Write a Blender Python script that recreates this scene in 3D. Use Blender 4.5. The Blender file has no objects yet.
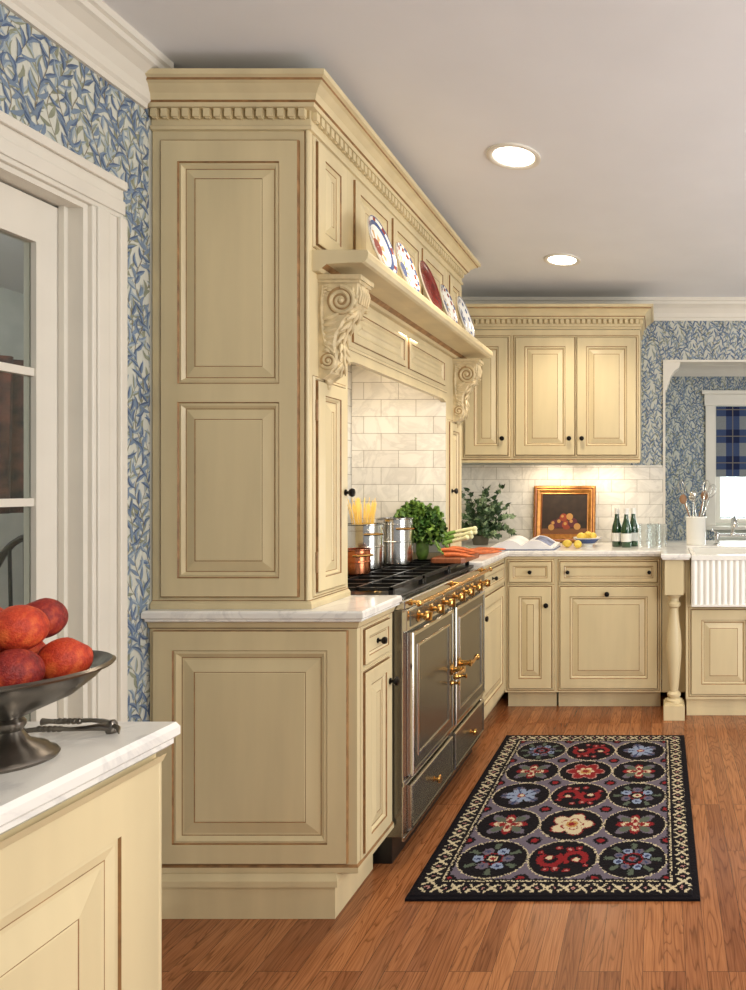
import bpy, math, random
from mathutils import Vector, Matrix
import bmesh
random.seed(7)
SC=bpy.context.scene
COL=SC.collection
try:
    SC.view_settings.view_transform='Standard'
except Exception: pass

# ------------------------------------------------------------------ materials
def s2l(c):
    return tuple(((x/255)/12.92 if x/255<=.04045 else ((x/255+.055)/1.055)**2.4) for x in c)
def newmat(name):
    m=bpy.data.materials.new(name); m.use_nodes=True
    nt=m.node_tree; b=nt.nodes['Principled BSDF']
    return m,nt,b
def ramp(nt,fac,stops):
    r=nt.nodes.new('ShaderNodeValToRGB')
    el=r.color_ramp.elements
    while len(el)<len(stops): el.new(.5)
    for e,(p,c) in zip(el,stops):
        e.position=p; e.color=(*c,1)
    nt.links.new(fac,r.inputs[0]); return r.outputs[0]
def coords(nt,scale=(1,1,1),swiz=None):
    tc=nt.nodes.new('ShaderNodeTexCoord'); out=tc.outputs['Object']
    if swiz:
        sp=nt.nodes.new('ShaderNodeSeparateXYZ'); nt.links.new(out,sp.inputs[0])
        cb=nt.nodes.new('ShaderNodeCombineXYZ')
        for i,a in enumerate(swiz):
            nt.links.new(sp.outputs['xyz'.index(a)],cb.inputs[i])
        out=cb.outputs[0]
    mp=nt.nodes.new('ShaderNodeMapping'); mp.inputs['Scale'].default_value=scale
    nt.links.new(out,mp.inputs[0]); return mp.outputs[0]
def noise(nt,co,scale,detail=4,rough=.5,dist=0):
    n=nt.nodes.new('ShaderNodeTexNoise'); n.inputs['Scale'].default_value=scale
    n.inputs['Detail'].default_value=detail; n.inputs['Roughness'].default_value=rough
    n.inputs['Distortion'].default_value=dist
    nt.links.new(co,n.inputs['Vector']); return n.outputs['Fac']
def bump(nt,b,h,strength,dist=.01):
    bn=nt.nodes.new('ShaderNodeBump'); bn.inputs['Strength'].default_value=strength
    bn.inputs['Distance'].default_value=dist
    nt.links.new(h,bn.inputs['Height']); nt.links.new(bn.outputs[0],b.inputs['Normal'])
def mat(name,rgb,rough=.5,metal=0,var=.06,scale=8,stretch=(1,1,1),bmp=0,emis=None,coat=0):
    m,nt,b=newmat(name); c=s2l(rgb)
    b.inputs['Roughness'].default_value=rough; b.inputs['Metallic'].default_value=metal
    if coat: b.inputs['Coat Weight'].default_value=coat
    co=coords(nt,stretch); n=noise(nt,co,scale)
    lo=tuple(x*(1-var*1.6) for x in c); hi=tuple(min(1,x*(1+var)) for x in c)
    nt.links.new(ramp(nt,n,[(.3,lo),(.7,hi)]),b.inputs['Base Color'])
    if bmp: bump(nt,b,n,bmp)
    if emis:
        b.inputs['Emission Color'].default_value=(*s2l(emis[0]),1); b.inputs['Emission Strength'].default_value=emis[1]
    return m
CREAM=mat('cream_paint',(213,197,157),.36,0,.08,7,(1,1,.15))
GLAZE=mat('brown_glaze',(150,112,70),.5,0,.25,30)
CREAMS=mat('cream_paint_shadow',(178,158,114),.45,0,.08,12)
CARVE=mat('carved_cream',(208,190,150),.45,0,.15,25)
CGL=mat('carved_recess_glaze',(164,134,92),.5,0,.2,30)
WHITE=mat('white_trim_paint',(220,215,203),.4,0,.02)
CEIL=mat('ceiling_paint',(228,229,231),.8,0,.02,3)
BLACKK=mat('black_bronze',(28,24,22),.3,.7)
BLACK=mat('black_enamel',(22,22,22),.35,.1)
IRON=mat('cast_iron',(26,26,27),.45,.5)
STEEL=mat('polished_steel',(214,212,206),.16,1,.03)
CHROME=mat('chrome',(220,220,218),.08,1,.02)
RSTEEL=mat('dark_range_enamel',(124,119,106),.26,.8,.08,6,(1,.2,1))
BRASS=mat('polished_brass',(214,168,98),.16,1,.05)
COPPER=mat('copper',(206,130,92),.2,1,.08)
PEWTER=mat('pewter',(128,122,114),.28,1,.3,16)
PORC=mat('white_porcelain',(236,234,226),.15,0,.01,coat=.4)
BLUEP=mat('blue_china',(70,88,134),.2); REDP=mat('red_china',(140,62,50),.2); GOLDP=mat('tan_china',(190,156,106),.25)
DARKR=mat('oxblood_china',(110,34,26),.2,0,.3,40)
GILT=mat('gilt_frame',(166,114,56),.35,.6,.2,40)
PAINTBG=mat('dark_canvas',(46,32,22),.6,0,.3,20)
LEMON=mat('lemon',(222,192,78),.4,0,.08,30,bmp=.1)
def orange_mat(name,a,b2,c2):
    m,nt,b=newmat(name); co=coords(nt); n=noise(nt,co,34,4,.65,.6)
    nt.links.new(ramp(nt,n,[(.34,s2l(a)),(.5,s2l(b2)),(.66,s2l(c2))]),b.inputs['Base Color'])
    n2=noise(nt,co,380,1); bump(nt,b,n2,.55,.002); b.inputs['Roughness'].default_value=.55; b.inputs['Specular IOR Level'].default_value=.35; return m
ORANGE=orange_mat('blood_orange',(146,36,26),(190,64,36),(216,104,52)); ORANGE2=orange_mat('blood_orange_red',(92,22,24),(138,38,32),(184,76,44))
CARROT=mat('carrot',(206,108,56),.5,0,.25,40)
LEAFG=mat('kale_green',(62,100,38),.5,0,.4,30); LEAFL=mat('kale_light',(112,148,62),.5,0,.3,30)
IVY=mat('ivy_green',(50,78,44),.45,0,.4,30); IVYL=mat('ivy_pale',(124,146,106),.45,0,.3,30)
LEEKW=mat('leek_white',(226,226,180),.5); LEEKG=mat('leek_green',(120,160,70),.5)
PASTA=mat('spaghetti',(222,186,90),.5)
BASKET=mat('dark_planter',(92,88,74),.7)
BOARD=mat('wood_board',(140,80,48),.45,0,.2,12,(6,1,1))
PAPER=mat('book_paper',(226,226,228),.6); BOOKC=mat('book_cover',(80,96,130),.5)
INK=mat('printed_picture',(120,130,160),.6,0,.5,20)
LABEL=mat('label_paper',(226,226,220),.6)
UTWOOD=mat('utensil_wood',(150,112,80),.6)
CURT=mat('maroon_curtain',(84,46,34),.8,0,.7,14)
BEIGE=mat('adjoining_wall',(206,208,200),.8)
FROST=mat('lamp_glow',(255,250,240),.5,emis=((255,244,226),9))
def glassmat(name,rgb,rough=.02,alpha=.15):
    m,nt,b=newmat(name); b.inputs['Base Color'].default_value=(*s2l(rgb),1)
    b.inputs['Roughness'].default_value=rough; b.inputs['Transmission Weight'].default_value=1
    b.inputs['IOR'].default_value=1.45
    tr=nt.nodes.new('ShaderNodeBsdfTransparent'); tr.inputs[0].default_value=(*s2l(rgb),1)
    mx=nt.nodes.new('ShaderNodeMixShader'); mx.inputs[0].default_value=alpha
    nt.links.new(tr.outputs[0],mx.inputs[1]); nt.links.new(b.outputs[0],mx.inputs[2])
    nt.links.new(mx.outputs[0],nt.nodes['Material Output'].inputs[0]); return m
PANE=glassmat('window_glass',(244,247,244),.0,.06)
TUMB=glassmat('tumbler_glass',(248,250,250),.0,.3)
BOTG=mat('green_bottle_glass',(20,64,30),.08,0,.1,coat=1)

def marble():
    m,nt,b=newmat('white_marble'); co=coords(nt)
    n=noise(nt,co,3.2,8,.6,1.6)
    c=ramp(nt,n,[(.0,s2l((236,234,228))),(.46,s2l((234,232,226))),(.5,s2l((218,216,212))),(.54,s2l((236,234,228)))])
    nt.links.new(c,b.inputs['Base Color']); b.inputs['Roughness'].default_value=.16
    return m
MARBLE=marble()
def tile(name,swiz):
    m,nt,b=newmat(name); co=coords(nt,(1,1,1),swiz)
    br=nt.nodes.new('ShaderNodeTexBrick'); nt.links.new(co,br.inputs['Vector'])
    br.inputs['Scale'].default_value=1; br.inputs['Brick Width'].default_value=.17; br.inputs['Row Height'].default_value=.083
    br.inputs['Mortar Size'].default_value=.0016; br.inputs['Mortar Smooth'].default_value=.2
    br.inputs['Color1'].default_value=(*s2l((230,227,218)),1); br.inputs['Color2'].default_value=(*s2l((214,210,201)),1)
    br.inputs['Mortar'].default_value=(*s2l((172,166,153)),1); br.inputs['Bias'].default_value=-.3
    n=noise(nt,co,5,8,.6,1.2)
    v=ramp(nt,n,[(.42,(1,1,1)),(.5,(.8,.8,.8)),(.56,(1,1,1))])
    mx=nt.nodes.new('ShaderNodeMixRGB'); mx.blend_type='MULTIPLY'; mx.inputs[0].default_value=.7
    nt.links.new(br.outputs['Color'],mx.inputs[1]); nt.links.new(v,mx.inputs[2])
    nt.links.new(mx.outputs[0],b.inputs['Base Color']); b.inputs['Roughness'].default_value=.22
    bn=nt.nodes.new('ShaderNodeBump'); bn.inputs['Strength'].default_value=.5; bn.inputs['Distance'].default_value=.002; bn.invert=True
    nt.links.new(br.outputs['Fac'],bn.inputs['Height']); nt.links.new(bn.outputs[0],b.inputs['Normal'])
    return m
TILE_XZ=tile('marble_subway_tile','xzy'); TILE_YZ=tile('marble_subway_tile_side','yzx')
def floor_mat():
    m,nt,b=newmat('oak_strip_floor'); co=coords(nt,(1,1,1),'yxz')
    br=nt.nodes.new('ShaderNodeTexBrick'); nt.links.new(co,br.inputs['Vector'])
    br.inputs['Scale'].default_value=1; br.inputs['Brick Width'].default_value=.95; br.inputs['Row Height'].default_value=.057
    br.inputs['Mortar Size'].default_value=.0007; br.offset=.37; br.offset_frequency=3
    br.inputs['Color1'].default_value=(*s2l((180,120,77)),1); br.inputs['Color2'].default_value=(*s2l((142,88,55)),1)
    br.inputs['Mortar'].default_value=(*s2l((76,46,30)),1)
    ad=nt.nodes.new('ShaderNodeVectorMath'); ad.operation='MULTIPLY_ADD'
    nt.links.new(br.outputs['Color'],ad.inputs[0]); ad.inputs[1].default_value=(37,53,11); nt.links.new(co,ad.inputs[2])
    mp=nt.nodes.new('ShaderNodeMapping'); mp.inputs['Scale'].default_value=(1.5,14,1); nt.links.new(ad.outputs[0],mp.inputs[0])
    n=noise(nt,mp.outputs[0],1.0,1.8,.5,.2)
    mu=nt.nodes.new('ShaderNodeMath'); mu.operation='MULTIPLY'; nt.links.new(n,mu.inputs[0]); mu.inputs[1].default_value=17
    fr=nt.nodes.new('ShaderNodeMath'); fr.operation='FRACT'; nt.links.new(mu.outputs[0],fr.inputs[0])
    g=ramp(nt,fr.outputs[0],[(0,(.45,.38,.32)),(.18,(.87,.84,.8)),(.6,(1,1,1)),(.92,(.92,.89,.86)),(1,(.45,.38,.32))])
    mp2=nt.nodes.new('ShaderNodeMapping'); mp2.inputs['Scale'].default_value=(5,150,1); nt.links.new(ad.outputs[0],mp2.inputs[0])
    n2=noise(nt,mp2.outputs[0],1.5,3,.5,0)
    g2=ramp(nt,n2,[(.35,(.64,.57,.5)),(.6,(1,1,1))])
    mx=nt.nodes.new('ShaderNodeMixRGB'); mx.blend_type='MULTIPLY'; mx.inputs[0].default_value=.8
    nt.links.new(br.outputs['Color'],mx.inputs[1]); nt.links.new(g,mx.inputs[2])
    mx2=nt.nodes.new('ShaderNodeMixRGB'); mx2.blend_type='MULTIPLY'; mx2.inputs[0].default_value=.8
    nt.links.new(mx.outputs[0],mx2.inputs[1]); nt.links.new(g2,mx2.inputs[2])
    nt.links.new(mx2.outputs[0],b.inputs['Base Color']); b.inputs['Roughness'].default_value=.24
    return m
FLOORM=floor_mat()
WPBG=mat('wallpaper_ground',(200,201,190),.8,0,.04,4)
WPL=[mat('wallpaper_leaf_deep_blue',(84,101,130),.8,0,.15,20),mat('wallpaper_leaf_mid_blue',(118,135,155),.8,0,.1,20),
     mat('wallpaper_leaf_pale_blue',(158,170,176),.8,0,.1,20),mat('wallpaper_leaf_sage',(138,142,122),.8,0,.1,20),mat('wallpaper_stem',(128,118,98),.8)]
def attr_mat(name,rough=.95):
    m,nt,b=newmat(name); a=nt.nodes.new('ShaderNodeAttribute'); a.attribute_name='pattern'
    co=coords(nt); n=noise(nt,co,300,2); r=ramp(nt,n,[(.3,(.75,.75,.75)),(.7,(1.1,1.1,1.1))])
    mx=nt.nodes.new('ShaderNodeMixRGB'); mx.blend_type='MULTIPLY'; mx.inputs[0].default_value=.6
    nt.links.new(a.outputs['Color'],mx.inputs[1]); nt.links.new(r,mx.inputs[2])
    nt.links.new(mx.outputs[0],b.inputs['Base Color']); b.inputs['Roughness'].default_value=rough
    b.inputs['Specular IOR Level'].default_value=.15
    bump(nt,b,n,.6,.004); return m
RUGM=attr_mat('hooked_wool_rug')
PLAIDM=attr_mat('plaid_fabric')

# ------------------------------------------------------------------ mesh builder
V=Vector
class MB:
    def __init__(s): s.v=[];s.f=[];s.m=[];s.sm=[]
    def face(s,idx,m=0,sm=False): s.f.append(tuple(idx)); s.m.append(m); s.sm.append(sm)
    def obox(s,O,u,v,n,w,h,d,m=0):
        O=V(O);u=V(u);v=V(v);n=V(n);b=len(s.v)
        for k in (0,d):
            for (a,c) in ((0,0),(w,0),(w,h),(0,h)): s.v.append(O+u*a+v*c+n*k)
        for q in ((0,3,2,1),(4,5,6,7),(0,1,5,4),(1,2,6,5),(2,3,7,6),(3,0,4,7)): s.face([b+i for i in q],m)
    def box(s,x0,x1,y0,y1,z0,z1,m=0): s.obox((x0,y0,z0),(1,0,0),(0,1,0),(0,0,1),x1-x0,y1-y0,z1-z0,m)
    def rings(s,R,mats=0,closed=True,cap0=False,cap1=False,sm=True):
        b=len(s.v);n=len(R[0])
        for r in R: s.v.extend(V(p) for p in r)
        for k in range(len(R)-1):
            m=mats[k] if isinstance(mats,(list,tuple)) else mats
            for i in range(n if closed else n-1):
                j=(i+1)%n; s.face((b+k*n+i,b+k*n+j,b+(k+1)*n+j,b+(k+1)*n+i),m,sm)
        m0=mats[0] if isinstance(mats,(list,tuple)) else mats; m1=mats[-1] if isinstance(mats,(list,tuple)) else mats
        if cap0: s.face([b+i for i in range(n)][::-1],m0)
        if cap1: s.face([b+(len(R)-1)*n+i for i in range(n)],m1)
    def panel(s,O,u,v,n,w,h,steps):
        O=V(O);u=V(u);v=V(v);n=V(n); R=[];ms=[]
        for (i,d,m) in steps:
            R.append([O+u*a+v*c+n*d for (a,c) in ((i,i),(w-i,i),(w-i,h-i),(i,h-i))]); ms.append(m)
        s.rings(R,ms[1:],cap1=False,sm=False)
        b=len(s.v)-4; s.face((b,b+1,b+2,b+3),0 if steps[-1][2]==1 else steps[-1][2])
    def lathe(s,c,prof,axis=(0,0,1),seg=24,mats=0,sm=True,cap=True):
        c=V(c);a=V(axis).normalized(); t=V((1,0,0)) if abs(a.x)<.9 else V((0,1,0))
        e1=(t-a*t.dot(a)).normalized(); e2=a.cross(e1)
        R=[[c+a*z+(e1*math.cos(2*math.pi*i/seg)+e2*math.sin(2*math.pi*i/seg))*max(r,1e-4) for i in range(seg)] for r,z in prof]
        s.rings(R,mats,cap0=cap,cap1=cap,sm=sm)
    def tube(s,pts,r,seg=8,m=0,cap=True):
        pts=[V(p) for p in pts]; n=len(pts); rs=r if isinstance(r,(list,tuple)) else [r]*n
        R=[];prev=None
        for i,p in enumerate(pts):
            d=(pts[min(i+1,n-1)]-pts[max(i-1,0)]).normalized()
            if prev is None:
                t=V((0,0,1)) if abs(d.z)<.9 else V((1,0,0)); e=(t-d*t.dot(d)).normalized()
            else: e=(prev-d*prev.dot(d)).normalized()
            prev=e; f=d.cross(e)
            R.append([p+(e*math.cos(2*math.pi*k/seg)+f*math.sin(2*math.pi*k/seg))*rs[i] for k in range(seg)])
        s.rings(R,m,cap0=cap,cap1=cap)
    def sphere(s,c,r,seg=16,m=0,sc=(1,1,1),nz=0):
        R=[];k=max(6,seg//2+2)
        for i in range(k):
            t=math.pi*(i+.02)/(k-1+.04)
            R.append([V((c[0]+r*sc[0]*math.sin(t)*math.cos(2*math.pi*j/seg)*(1+nz*random.uniform(-1,1)),c[1]+r*sc[1]*math.sin(t)*math.sin(2*math.pi*j/seg)*(1+nz*random.uniform(-1,1)),c[2]-r*sc[2]*math.cos(t))) for j in range(seg)])
        s.rings(R,m,cap0=True,cap1=True)
    def sweep(s,prof,path,closed=False,mats=0,capends=True,capprof=False,sm=False):
        P=[V((p[0],p[1])) for p in path];n=len(P);offs=[]
        for i in range(n):
            ds=[]
            if closed or i>0: ds.append((P[i]-P[i-1]).normalized())
            if closed or i<n-1: ds.append((P[(i+1)%n]-P[i]).normalized())
            ns=[V((d.y,-d.x)) for d in ds]
            if len(ns)==1: offs.append(ns[0])
            else:
                q=(ns[0]+ns[1]); q=q/ max(1e-6,(1+ns[0].dot(ns[1]))); offs.append(q)
        R=[[V((P[i].x+offs[i].x*o,P[i].y+offs[i].y*o,z)) for i in range(n)] for o,z in prof]
        s.rings(R,mats,closed=closed,cap0=capprof,cap1=capprof,sm=sm)
        if capends and not closed:
            b=len(s.v)-len(prof)*n
            s.face([b+k*n for k in range(len(prof))]); s.face([b+k*n+n-1 for k in range(len(prof))])
    def xf(s,M,start=0):
        for i in range(start,len(s.v)): s.v[i]=M@s.v[i]
WO={}
def reg(o,name,parent,origin,label,cat,group,kind):
    COL.objects.link(o); po=V((0,0,0))
    if parent is not None: o.parent=parent; po=WO[parent.name]
    o.location=origin-po; WO[o.name]=origin
    if label: o['label']=label
    if cat: o['category']=cat
    if group: o['group']=group
    if kind: o['kind']=kind
    return o
def thing(name,label,cat,loc,group=None):
    o=bpy.data.objects.new(name,None); o.empty_display_size=.05
    return reg(o,name,None,V(loc),label,cat,group,None)
def mk(name,mb,mats,parent=None,label=None,cat=None,group=None,kind=None,bevel=0,recalc=True):
    if not isinstance(mats,(list,tuple)): mats=[mats]
    xs=[p.x for p in mb.v];ys=[p.y for p in mb.v];zs=[p.z for p in mb.v]
    org=V(((min(xs)+max(xs))/2,(min(ys)+max(ys))/2,min(zs)))
    me=bpy.data.meshes.new(name); me.from_pydata([p-org for p in mb.v],[],mb.f)
    for m in mats: me.materials.append(m)
    for p,mi,sm in zip(me.polygons,mb.m,mb.sm): p.material_index=mi; p.use_smooth=sm
    if recalc:
        bm=bmesh.new(); bm.from_mesh(me); bmesh.ops.recalc_face_normals(bm,faces=bm.faces)
        for e in bm.edges:
            if len(e.link_faces)==2 and e.calc_face_angle(0)>math.radians(38): e.smooth=False
        bm.to_mesh(me); bm.free()
    o=bpy.data.objects.new(name,me)
    if bevel:
        bv=o.modifiers.new('bevel','BEVEL'); bv.width=bevel; bv.segments=2; bv.limit_method='ANGLE'
    return reg(o,name,parent,org,label,cat,group,kind)
X=V((1,0,0));Y=V((0,1,0));Z=V((0,0,1))
CG=[CREAM,GLAZE]

# ------------------------------------------------------------------ camera
f=680
cam=bpy.data.cameras.new('camera'); co=bpy.data.objects.new('camera',cam); COL.objects.link(co)
co.location=(0,0,1.28); co.rotation_euler=(math.pi/2,0,0)
cam.sensor_fit='HORIZONTAL'; cam.sensor_width=36; cam.lens=f/746*36; cam.shift_x=-287/746; cam.shift_y=-7/746
cam.clip_start=.02
SC.camera=co

# ------------------------------------------------------------------ shell
CH=2.53
def leaves(mb,O,u,v,n,w,h,base=1,seed=1,sc=.76):
    rnd=random.Random(seed); O=V(O);u=V(u);v=V(v);n=V(n)
    def pt(a,c,k): return O+u*min(max(a,0),w)+v*min(max(c,0),h)+n*k
    def leaf(a,c,ang,L,W,m1,m2,k):
        ca,sa=math.cos(ang),math.sin(ang); bend=rnd.uniform(-.26,.26)
        mid=[];lf=[];rt=[]
        for t,ww in ((0,0),(.2,.75),(.45,1),(.75,.65),(1,0)):
            x=t*L; y=bend*L*math.sin(t*math.pi*.9)
            def q(yy): return (a+ca*x-sa*yy, c+sa*x+ca*yy)
            mid.append(q(y)); lf.append(q(y+ww*W/2)); rt.append(q(y-ww*W/2))
        if not any(0<p[0]<w and 0<p[1]<h for p in mid): return
        b=len(mb.v)
        for p in mid: mb.v.append(pt(p[0],p[1],k))
        for p in lf[1:4]: mb.v.append(pt(p[0],p[1],k))
        for p in rt[1:4]: mb.v.append(pt(p[0],p[1],k))
        mb.face((b,b+1,b+2,b+3,b+4,b+7,b+6,b+5),m1); mb.face((b,b+8,b+9,b+10,b+4,b+3,b+2,b+1),m2)
    sp=.066*sc; nb=int(w/sp)+3
    for layer in (0,1):
        for bi in range(-1,nb):
            x0=bi*sp+layer*sp/2+rnd.uniform(-.008,.008)*sc; ph=rnd.uniform(0,6.28); amp=rnd.uniform(.02,.032)*sc; wl=rnd.uniform(.25,.4)*sc
            c=-.08+rnd.uniform(0,.03); i=0; prev=None
            while c<h+.05:
                a=x0+amp*math.sin(c/wl*6.28+ph); slope=math.atan2(1,amp*6.28/wl*math.cos(c/wl*6.28+ph))
                side=1 if i%2 else -1
                if layer==0: pal=rnd.choice([(3,4),(4,3),(4,4),(3,4),(2,3)])
                else: pal=rnd.choice([(1,2),(2,1),(2,2),(1,2),(2,3)])
                leaf(a,c,slope+side*rnd.uniform(.45,.8),rnd.uniform(.05,.066)*sc,rnd.uniform(.0135,.017)*sc,base+pal[0]-1,base+pal[1]-1,.0006+.0008*layer+rnd.uniform(0,.0006))
                if 0<a<w and 0<c<h and prev:
                    b=len(mb.v); k=.0005+.0008*layer
                    for (pa,pc) in (prev,(a,c)):
                        mb.v.append(pt(pa-.001,pc,k)); mb.v.append(pt(pa+.001,pc,k))
                    mb.face((b,b+1,b+3,b+2),base+4)
                prev=(a,c); c+=rnd.uniform(.018,.024)*sc; i+=1
WPM=[WPBG]+WPL
mb=MB(); mb.box(-6,3.4,-2.5,8,-.05,0); mk('floor',mb,FLOORM,kind='structure')
mb=MB(); mb.box(-1.7,3.2,-1.5,4.66,CH,CH+.05); mk('ceiling',mb,CEIL,kind='structure')
DY0,DY1,DZ=.86,1.80,2.03
mb=MB(); mb.box(-1.66,-1.52,-1.5,DY0,0,CH); mb.box(-1.66,-1.52,DY0,DY1,DZ,CH); mb.box(-1.66,-1.52,DY1,4.66,0,CH)
leaves(mb,(-1.52,.7,2.05),Y,Z,X,1.32,.37,seed=3); leaves(mb,(-1.52,1.86,0.02),Y,Z,X,.165,2.05,seed=5)
mk('wall_left',mb,WPM,kind='structure',recalc=False)
mb=MB(); mb.box(-1.52,.033,4.54,4.66,0,CH); mb.box(.033,1.6,4.54,4.66,2.133,CH); mb.box(.033,1.6,4.54,4.66,0,.88); mb.box(1.6,3.2,4.54,4.66,0,CH)
leaves(mb,(-.2,4.54,1.43),X,Z,-Y,.233,1.0,seed=8); leaves(mb,(.033,4.54,2.135),X,Z,-Y,1.0,.29,seed=9)
mk('wall_back',mb,WPM,kind='structure',recalc=False)
mb=MB(); mb.box(-.1,.02,4.66,5.4,0,2.3); mk('wall_bay_side',mb,[WPBG],kind='structure')
BX0,BX1,BZ0,BZ1=.44,1.24,1.0,1.93
mb=MB(); mb.box(-.1,BX0,5.4,5.5,0,2.3); mb.box(BX0,BX1,5.4,5.5,BZ1,2.3); mb.box(BX0,BX1,5.4,5.5,0,BZ0); mb.box(BX1,1.9,5.4,5.5,0,2.3)
leaves(mb,(.02,5.4,.8),X,Z,-Y,BX0-.03,1.45,seed=11)
leaves(mb,(BX0-.03,5.4,2.04),X,Z,-Y,.6,.2,seed=12)
mk('wall_bay',mb,WPM,kind='structure',recalc=False)
mb=MB(); mb.box(-.1,1.9,4.66,5.5,2.3,2.34); mk('ceiling_bay',mb,CEIL,kind='structure')
mb=MB(); mb.box(3.2,3.3,2.6,4.66,0,CH); mk('wall_right',mb,WPBG,kind='structure')
cp=[(0,2.395),(.012,2.395),(.014,2.41),(.022,2.418),(.028,2.44),(.045,2.468),(.068,2.485),(.078,2.49),(.08,2.505),(.09,2.51),(.09,CH)]
mb=MB(); mb.sweep(cp,[(-1.52,-1.5),(-1.52,2.0)]); mk('trim_1',mb,WHITE,kind='structure')
mb=MB(); mb.sweep(cp,[(-1.5,4.54),(3.2,4.54)]); mk('trim_2',mb,WHITE,kind='structure')
cp2=[(0,2.165),(.01,2.165),(.012,2.19),(.03,2.22),(.06,2.25),(.07,2.26),(.07,2.3)]
mb=MB(); mb.sweep(cp2,[(.02,5.4),(1.9,5.4)]); mk('trim_3',mb,WHITE,kind='structure')
mb=MB(); mb.box(.02,.036,4.526,4.67,.93,2.12); mb.box(.02,1.6,4.526,4.67,2.12,2.134)
cap=[(0,1.93),(.012,1.935),(.014,1.96),(.028,1.99),(.034,2.02),(.060,2.06),(.090,2.085),(.10,2.12),(0,2.12)]
mb.sweep([(o,z) for o,z in cap],[(.036,4.535),(.036,4.64)]); 
mk('trim_8',mb,WHITE,kind='structure')
mb=MB()
def cas_piece(mb,y0,y1,z0,z1,vert,inner_low):
    mb.box(-1.52,-1.502,y0,y1,z0,z1)
    if vert:
        if inner_low: mb.box(-1.502,-1.490,y1-.025,y1,z0,z1); mb.box(-1.502,-1.496,y0+.012,y0+.05,z0,z1)
        else: mb.box(-1.502,-1.490,y0,y0+.025,z0,z1); mb.box(-1.502,-1.496,y1-.05,y1-.012,z0,z1)
    else: mb.box(-1.502,-1.490,y0,y1,z1-.025,z1); mb.box(-1.502,-1.496,y0,y1,z0+.012,z0+.05)
cw=.105
cas_piece(mb,DY1,DY1+cw,0,DZ,True,True); cas_piece(mb,DY0-cw,DY0,0,DZ,True,False); cas_piece(mb,DY0-cw,DY1+cw,DZ,DZ+cw,False,True)
mk('trim_4',mb,WHITE,kind='structure',bevel=.003)
mb=MB(); mb.box(-1.67,-1.515,DY1-.014,DY1,0,DZ-.014); mb.box(-1.67,-1.515,DY0,DY0+.014,0,DZ-.014); mb.box(-1.67,-1.515,DY0,DY1,DZ-.014,DZ)
mb.box(-1.57,-1.555,DY1-.026,DY1-.014,0,DZ-.014)
mk('trim_5',mb,WHITE,kind='structure')
mb=MB(); y0,y1=DY0+.016,DY1-.016; xa,xb=-1.604,-1.572; sw=.07
mb.box(xa,xb,y1-sw,y1,.005,2.01); mb.box(xa,xb,y0,y0+sw,.005,2.01)
mb.box(xa,xb,y0+sw,y1-sw,1.90,2.01); mb.box(xa,xb,y0+sw,y1-sw,.005,.26)
gy0,gy1,gz0,gz1=y0+sw,y1-sw,.26,1.90
for i in range(1,3):
    yy=gy0+(gy1-gy0)*i/3; mb.box(xa+.005,xb-.005,yy-.01,yy+.01,gz0,gz1)
for i in range(1,5):
    zz=gz0+(gz1-gz0)*i/5; mb.box(xa+.006,xb-.006,gy0,gy1,zz-.01,zz+.01)
dr=mk('door_1',mb,WHITE,kind='structure')
mb=MB(); mb.box(-1.590,-1.586,gy0,gy1,gz0,gz1); mk('glass_pane',mb,PANE,parent=dr)
mb=MB(); mb.box(-4.1,-4.0,1.0,7,0,2.5); mk('wall_adjoining',mb,BEIGE,kind='structure')
mb=MB(); mb.box(-4.0,-1.66,1.0,7,2.5,2.55); mk('ceiling_adjoining',mb,CEIL,kind='structure')
mb=MB()
R=[]
for z in (1.15,1.3,1.5,1.7,1.95):
    R.append([V((-3.30+.03*math.sin(i*1.1)+.01*math.sin(z*3+i)-i*.004,3.30+i*.022,z)) for i in range(26)])
mb.rings(R,0,closed=False); o=mk('window_curtain',mb,CURT,label='dark maroon patterned curtain hanging in the adjoining room',cat='curtain')
so=o.modifiers.new('s','SOLIDIFY'); so.thickness=.006
cx=-2.62
ch=thing('dining_chair','black spindle-back wooden chair beyond the glazed door','chair',(cx,2.68,0))
mb=MB(); mb.lathe((cx,2.68,.44),[(.0,0),(.2,0),(.22,.012),(.22,.025),(.19,.035),(0,.028)],seg=24); mk('seat',mb,BLACK,ch)
for sx,sy in ((1,1),(1,-1),(-1,1),(-1,-1)):
    mb=MB(); mb.tube([(cx+sx*.13,2.68+sy*.13,.44),(cx+sx*.16,2.68+sy*.16,.2),(cx+sx*.19,2.68+sy*.19,.0)],[.016,.02,.012]); mk('leg',mb,BLACK,ch)
mb=MB(); pts=[]
for i in range(17):
    t=math.pi*i/16; pts.append((cx-.22*math.cos(t),2.84,.46+.62*math.sin(t)**.7))
mb.tube(pts,.014)
for i in range(6):
    a=-.14+.056*i; mb.tube([(cx+a,2.84,.46),(cx+a*1.15,2.84,.46+.61*max(0,1-(a*1.15/.22)**2)**.35)],.007,6)
mk('backrest',mb,BLACK,ch)
mb=MB(); mb.box(BX0-.08,BX0,5.37,5.4,BZ0-.02,BZ1); mb.box(BX1,BX1+.08,5.37,5.4,BZ0-.02,BZ1); mb.box(BX0-.09,BX1+.09,5.365,5.4,BZ1,BZ1+.09); mb.box(BX0-.11,BX1+.11,5.35,5.4,BZ1+.09,BZ1+.12)
mb.box(BX0-.1,BX1+.1,5.33,5.4,BZ0-.05,BZ0-.02)
mk('trim_6',mb,WHITE,kind='structure',bevel=.003)
mb=MB()
for xx in (BX0,BX1-.04): mb.box(xx,xx+.04,5.42,5.46,BZ0,BZ1)
for zz in (BZ0,BZ1-.04,(BZ0+BZ1)/2-.015): mb.box(BX0+.04,BX1-.04,5.42,5.46,zz,zz+.035)
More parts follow.
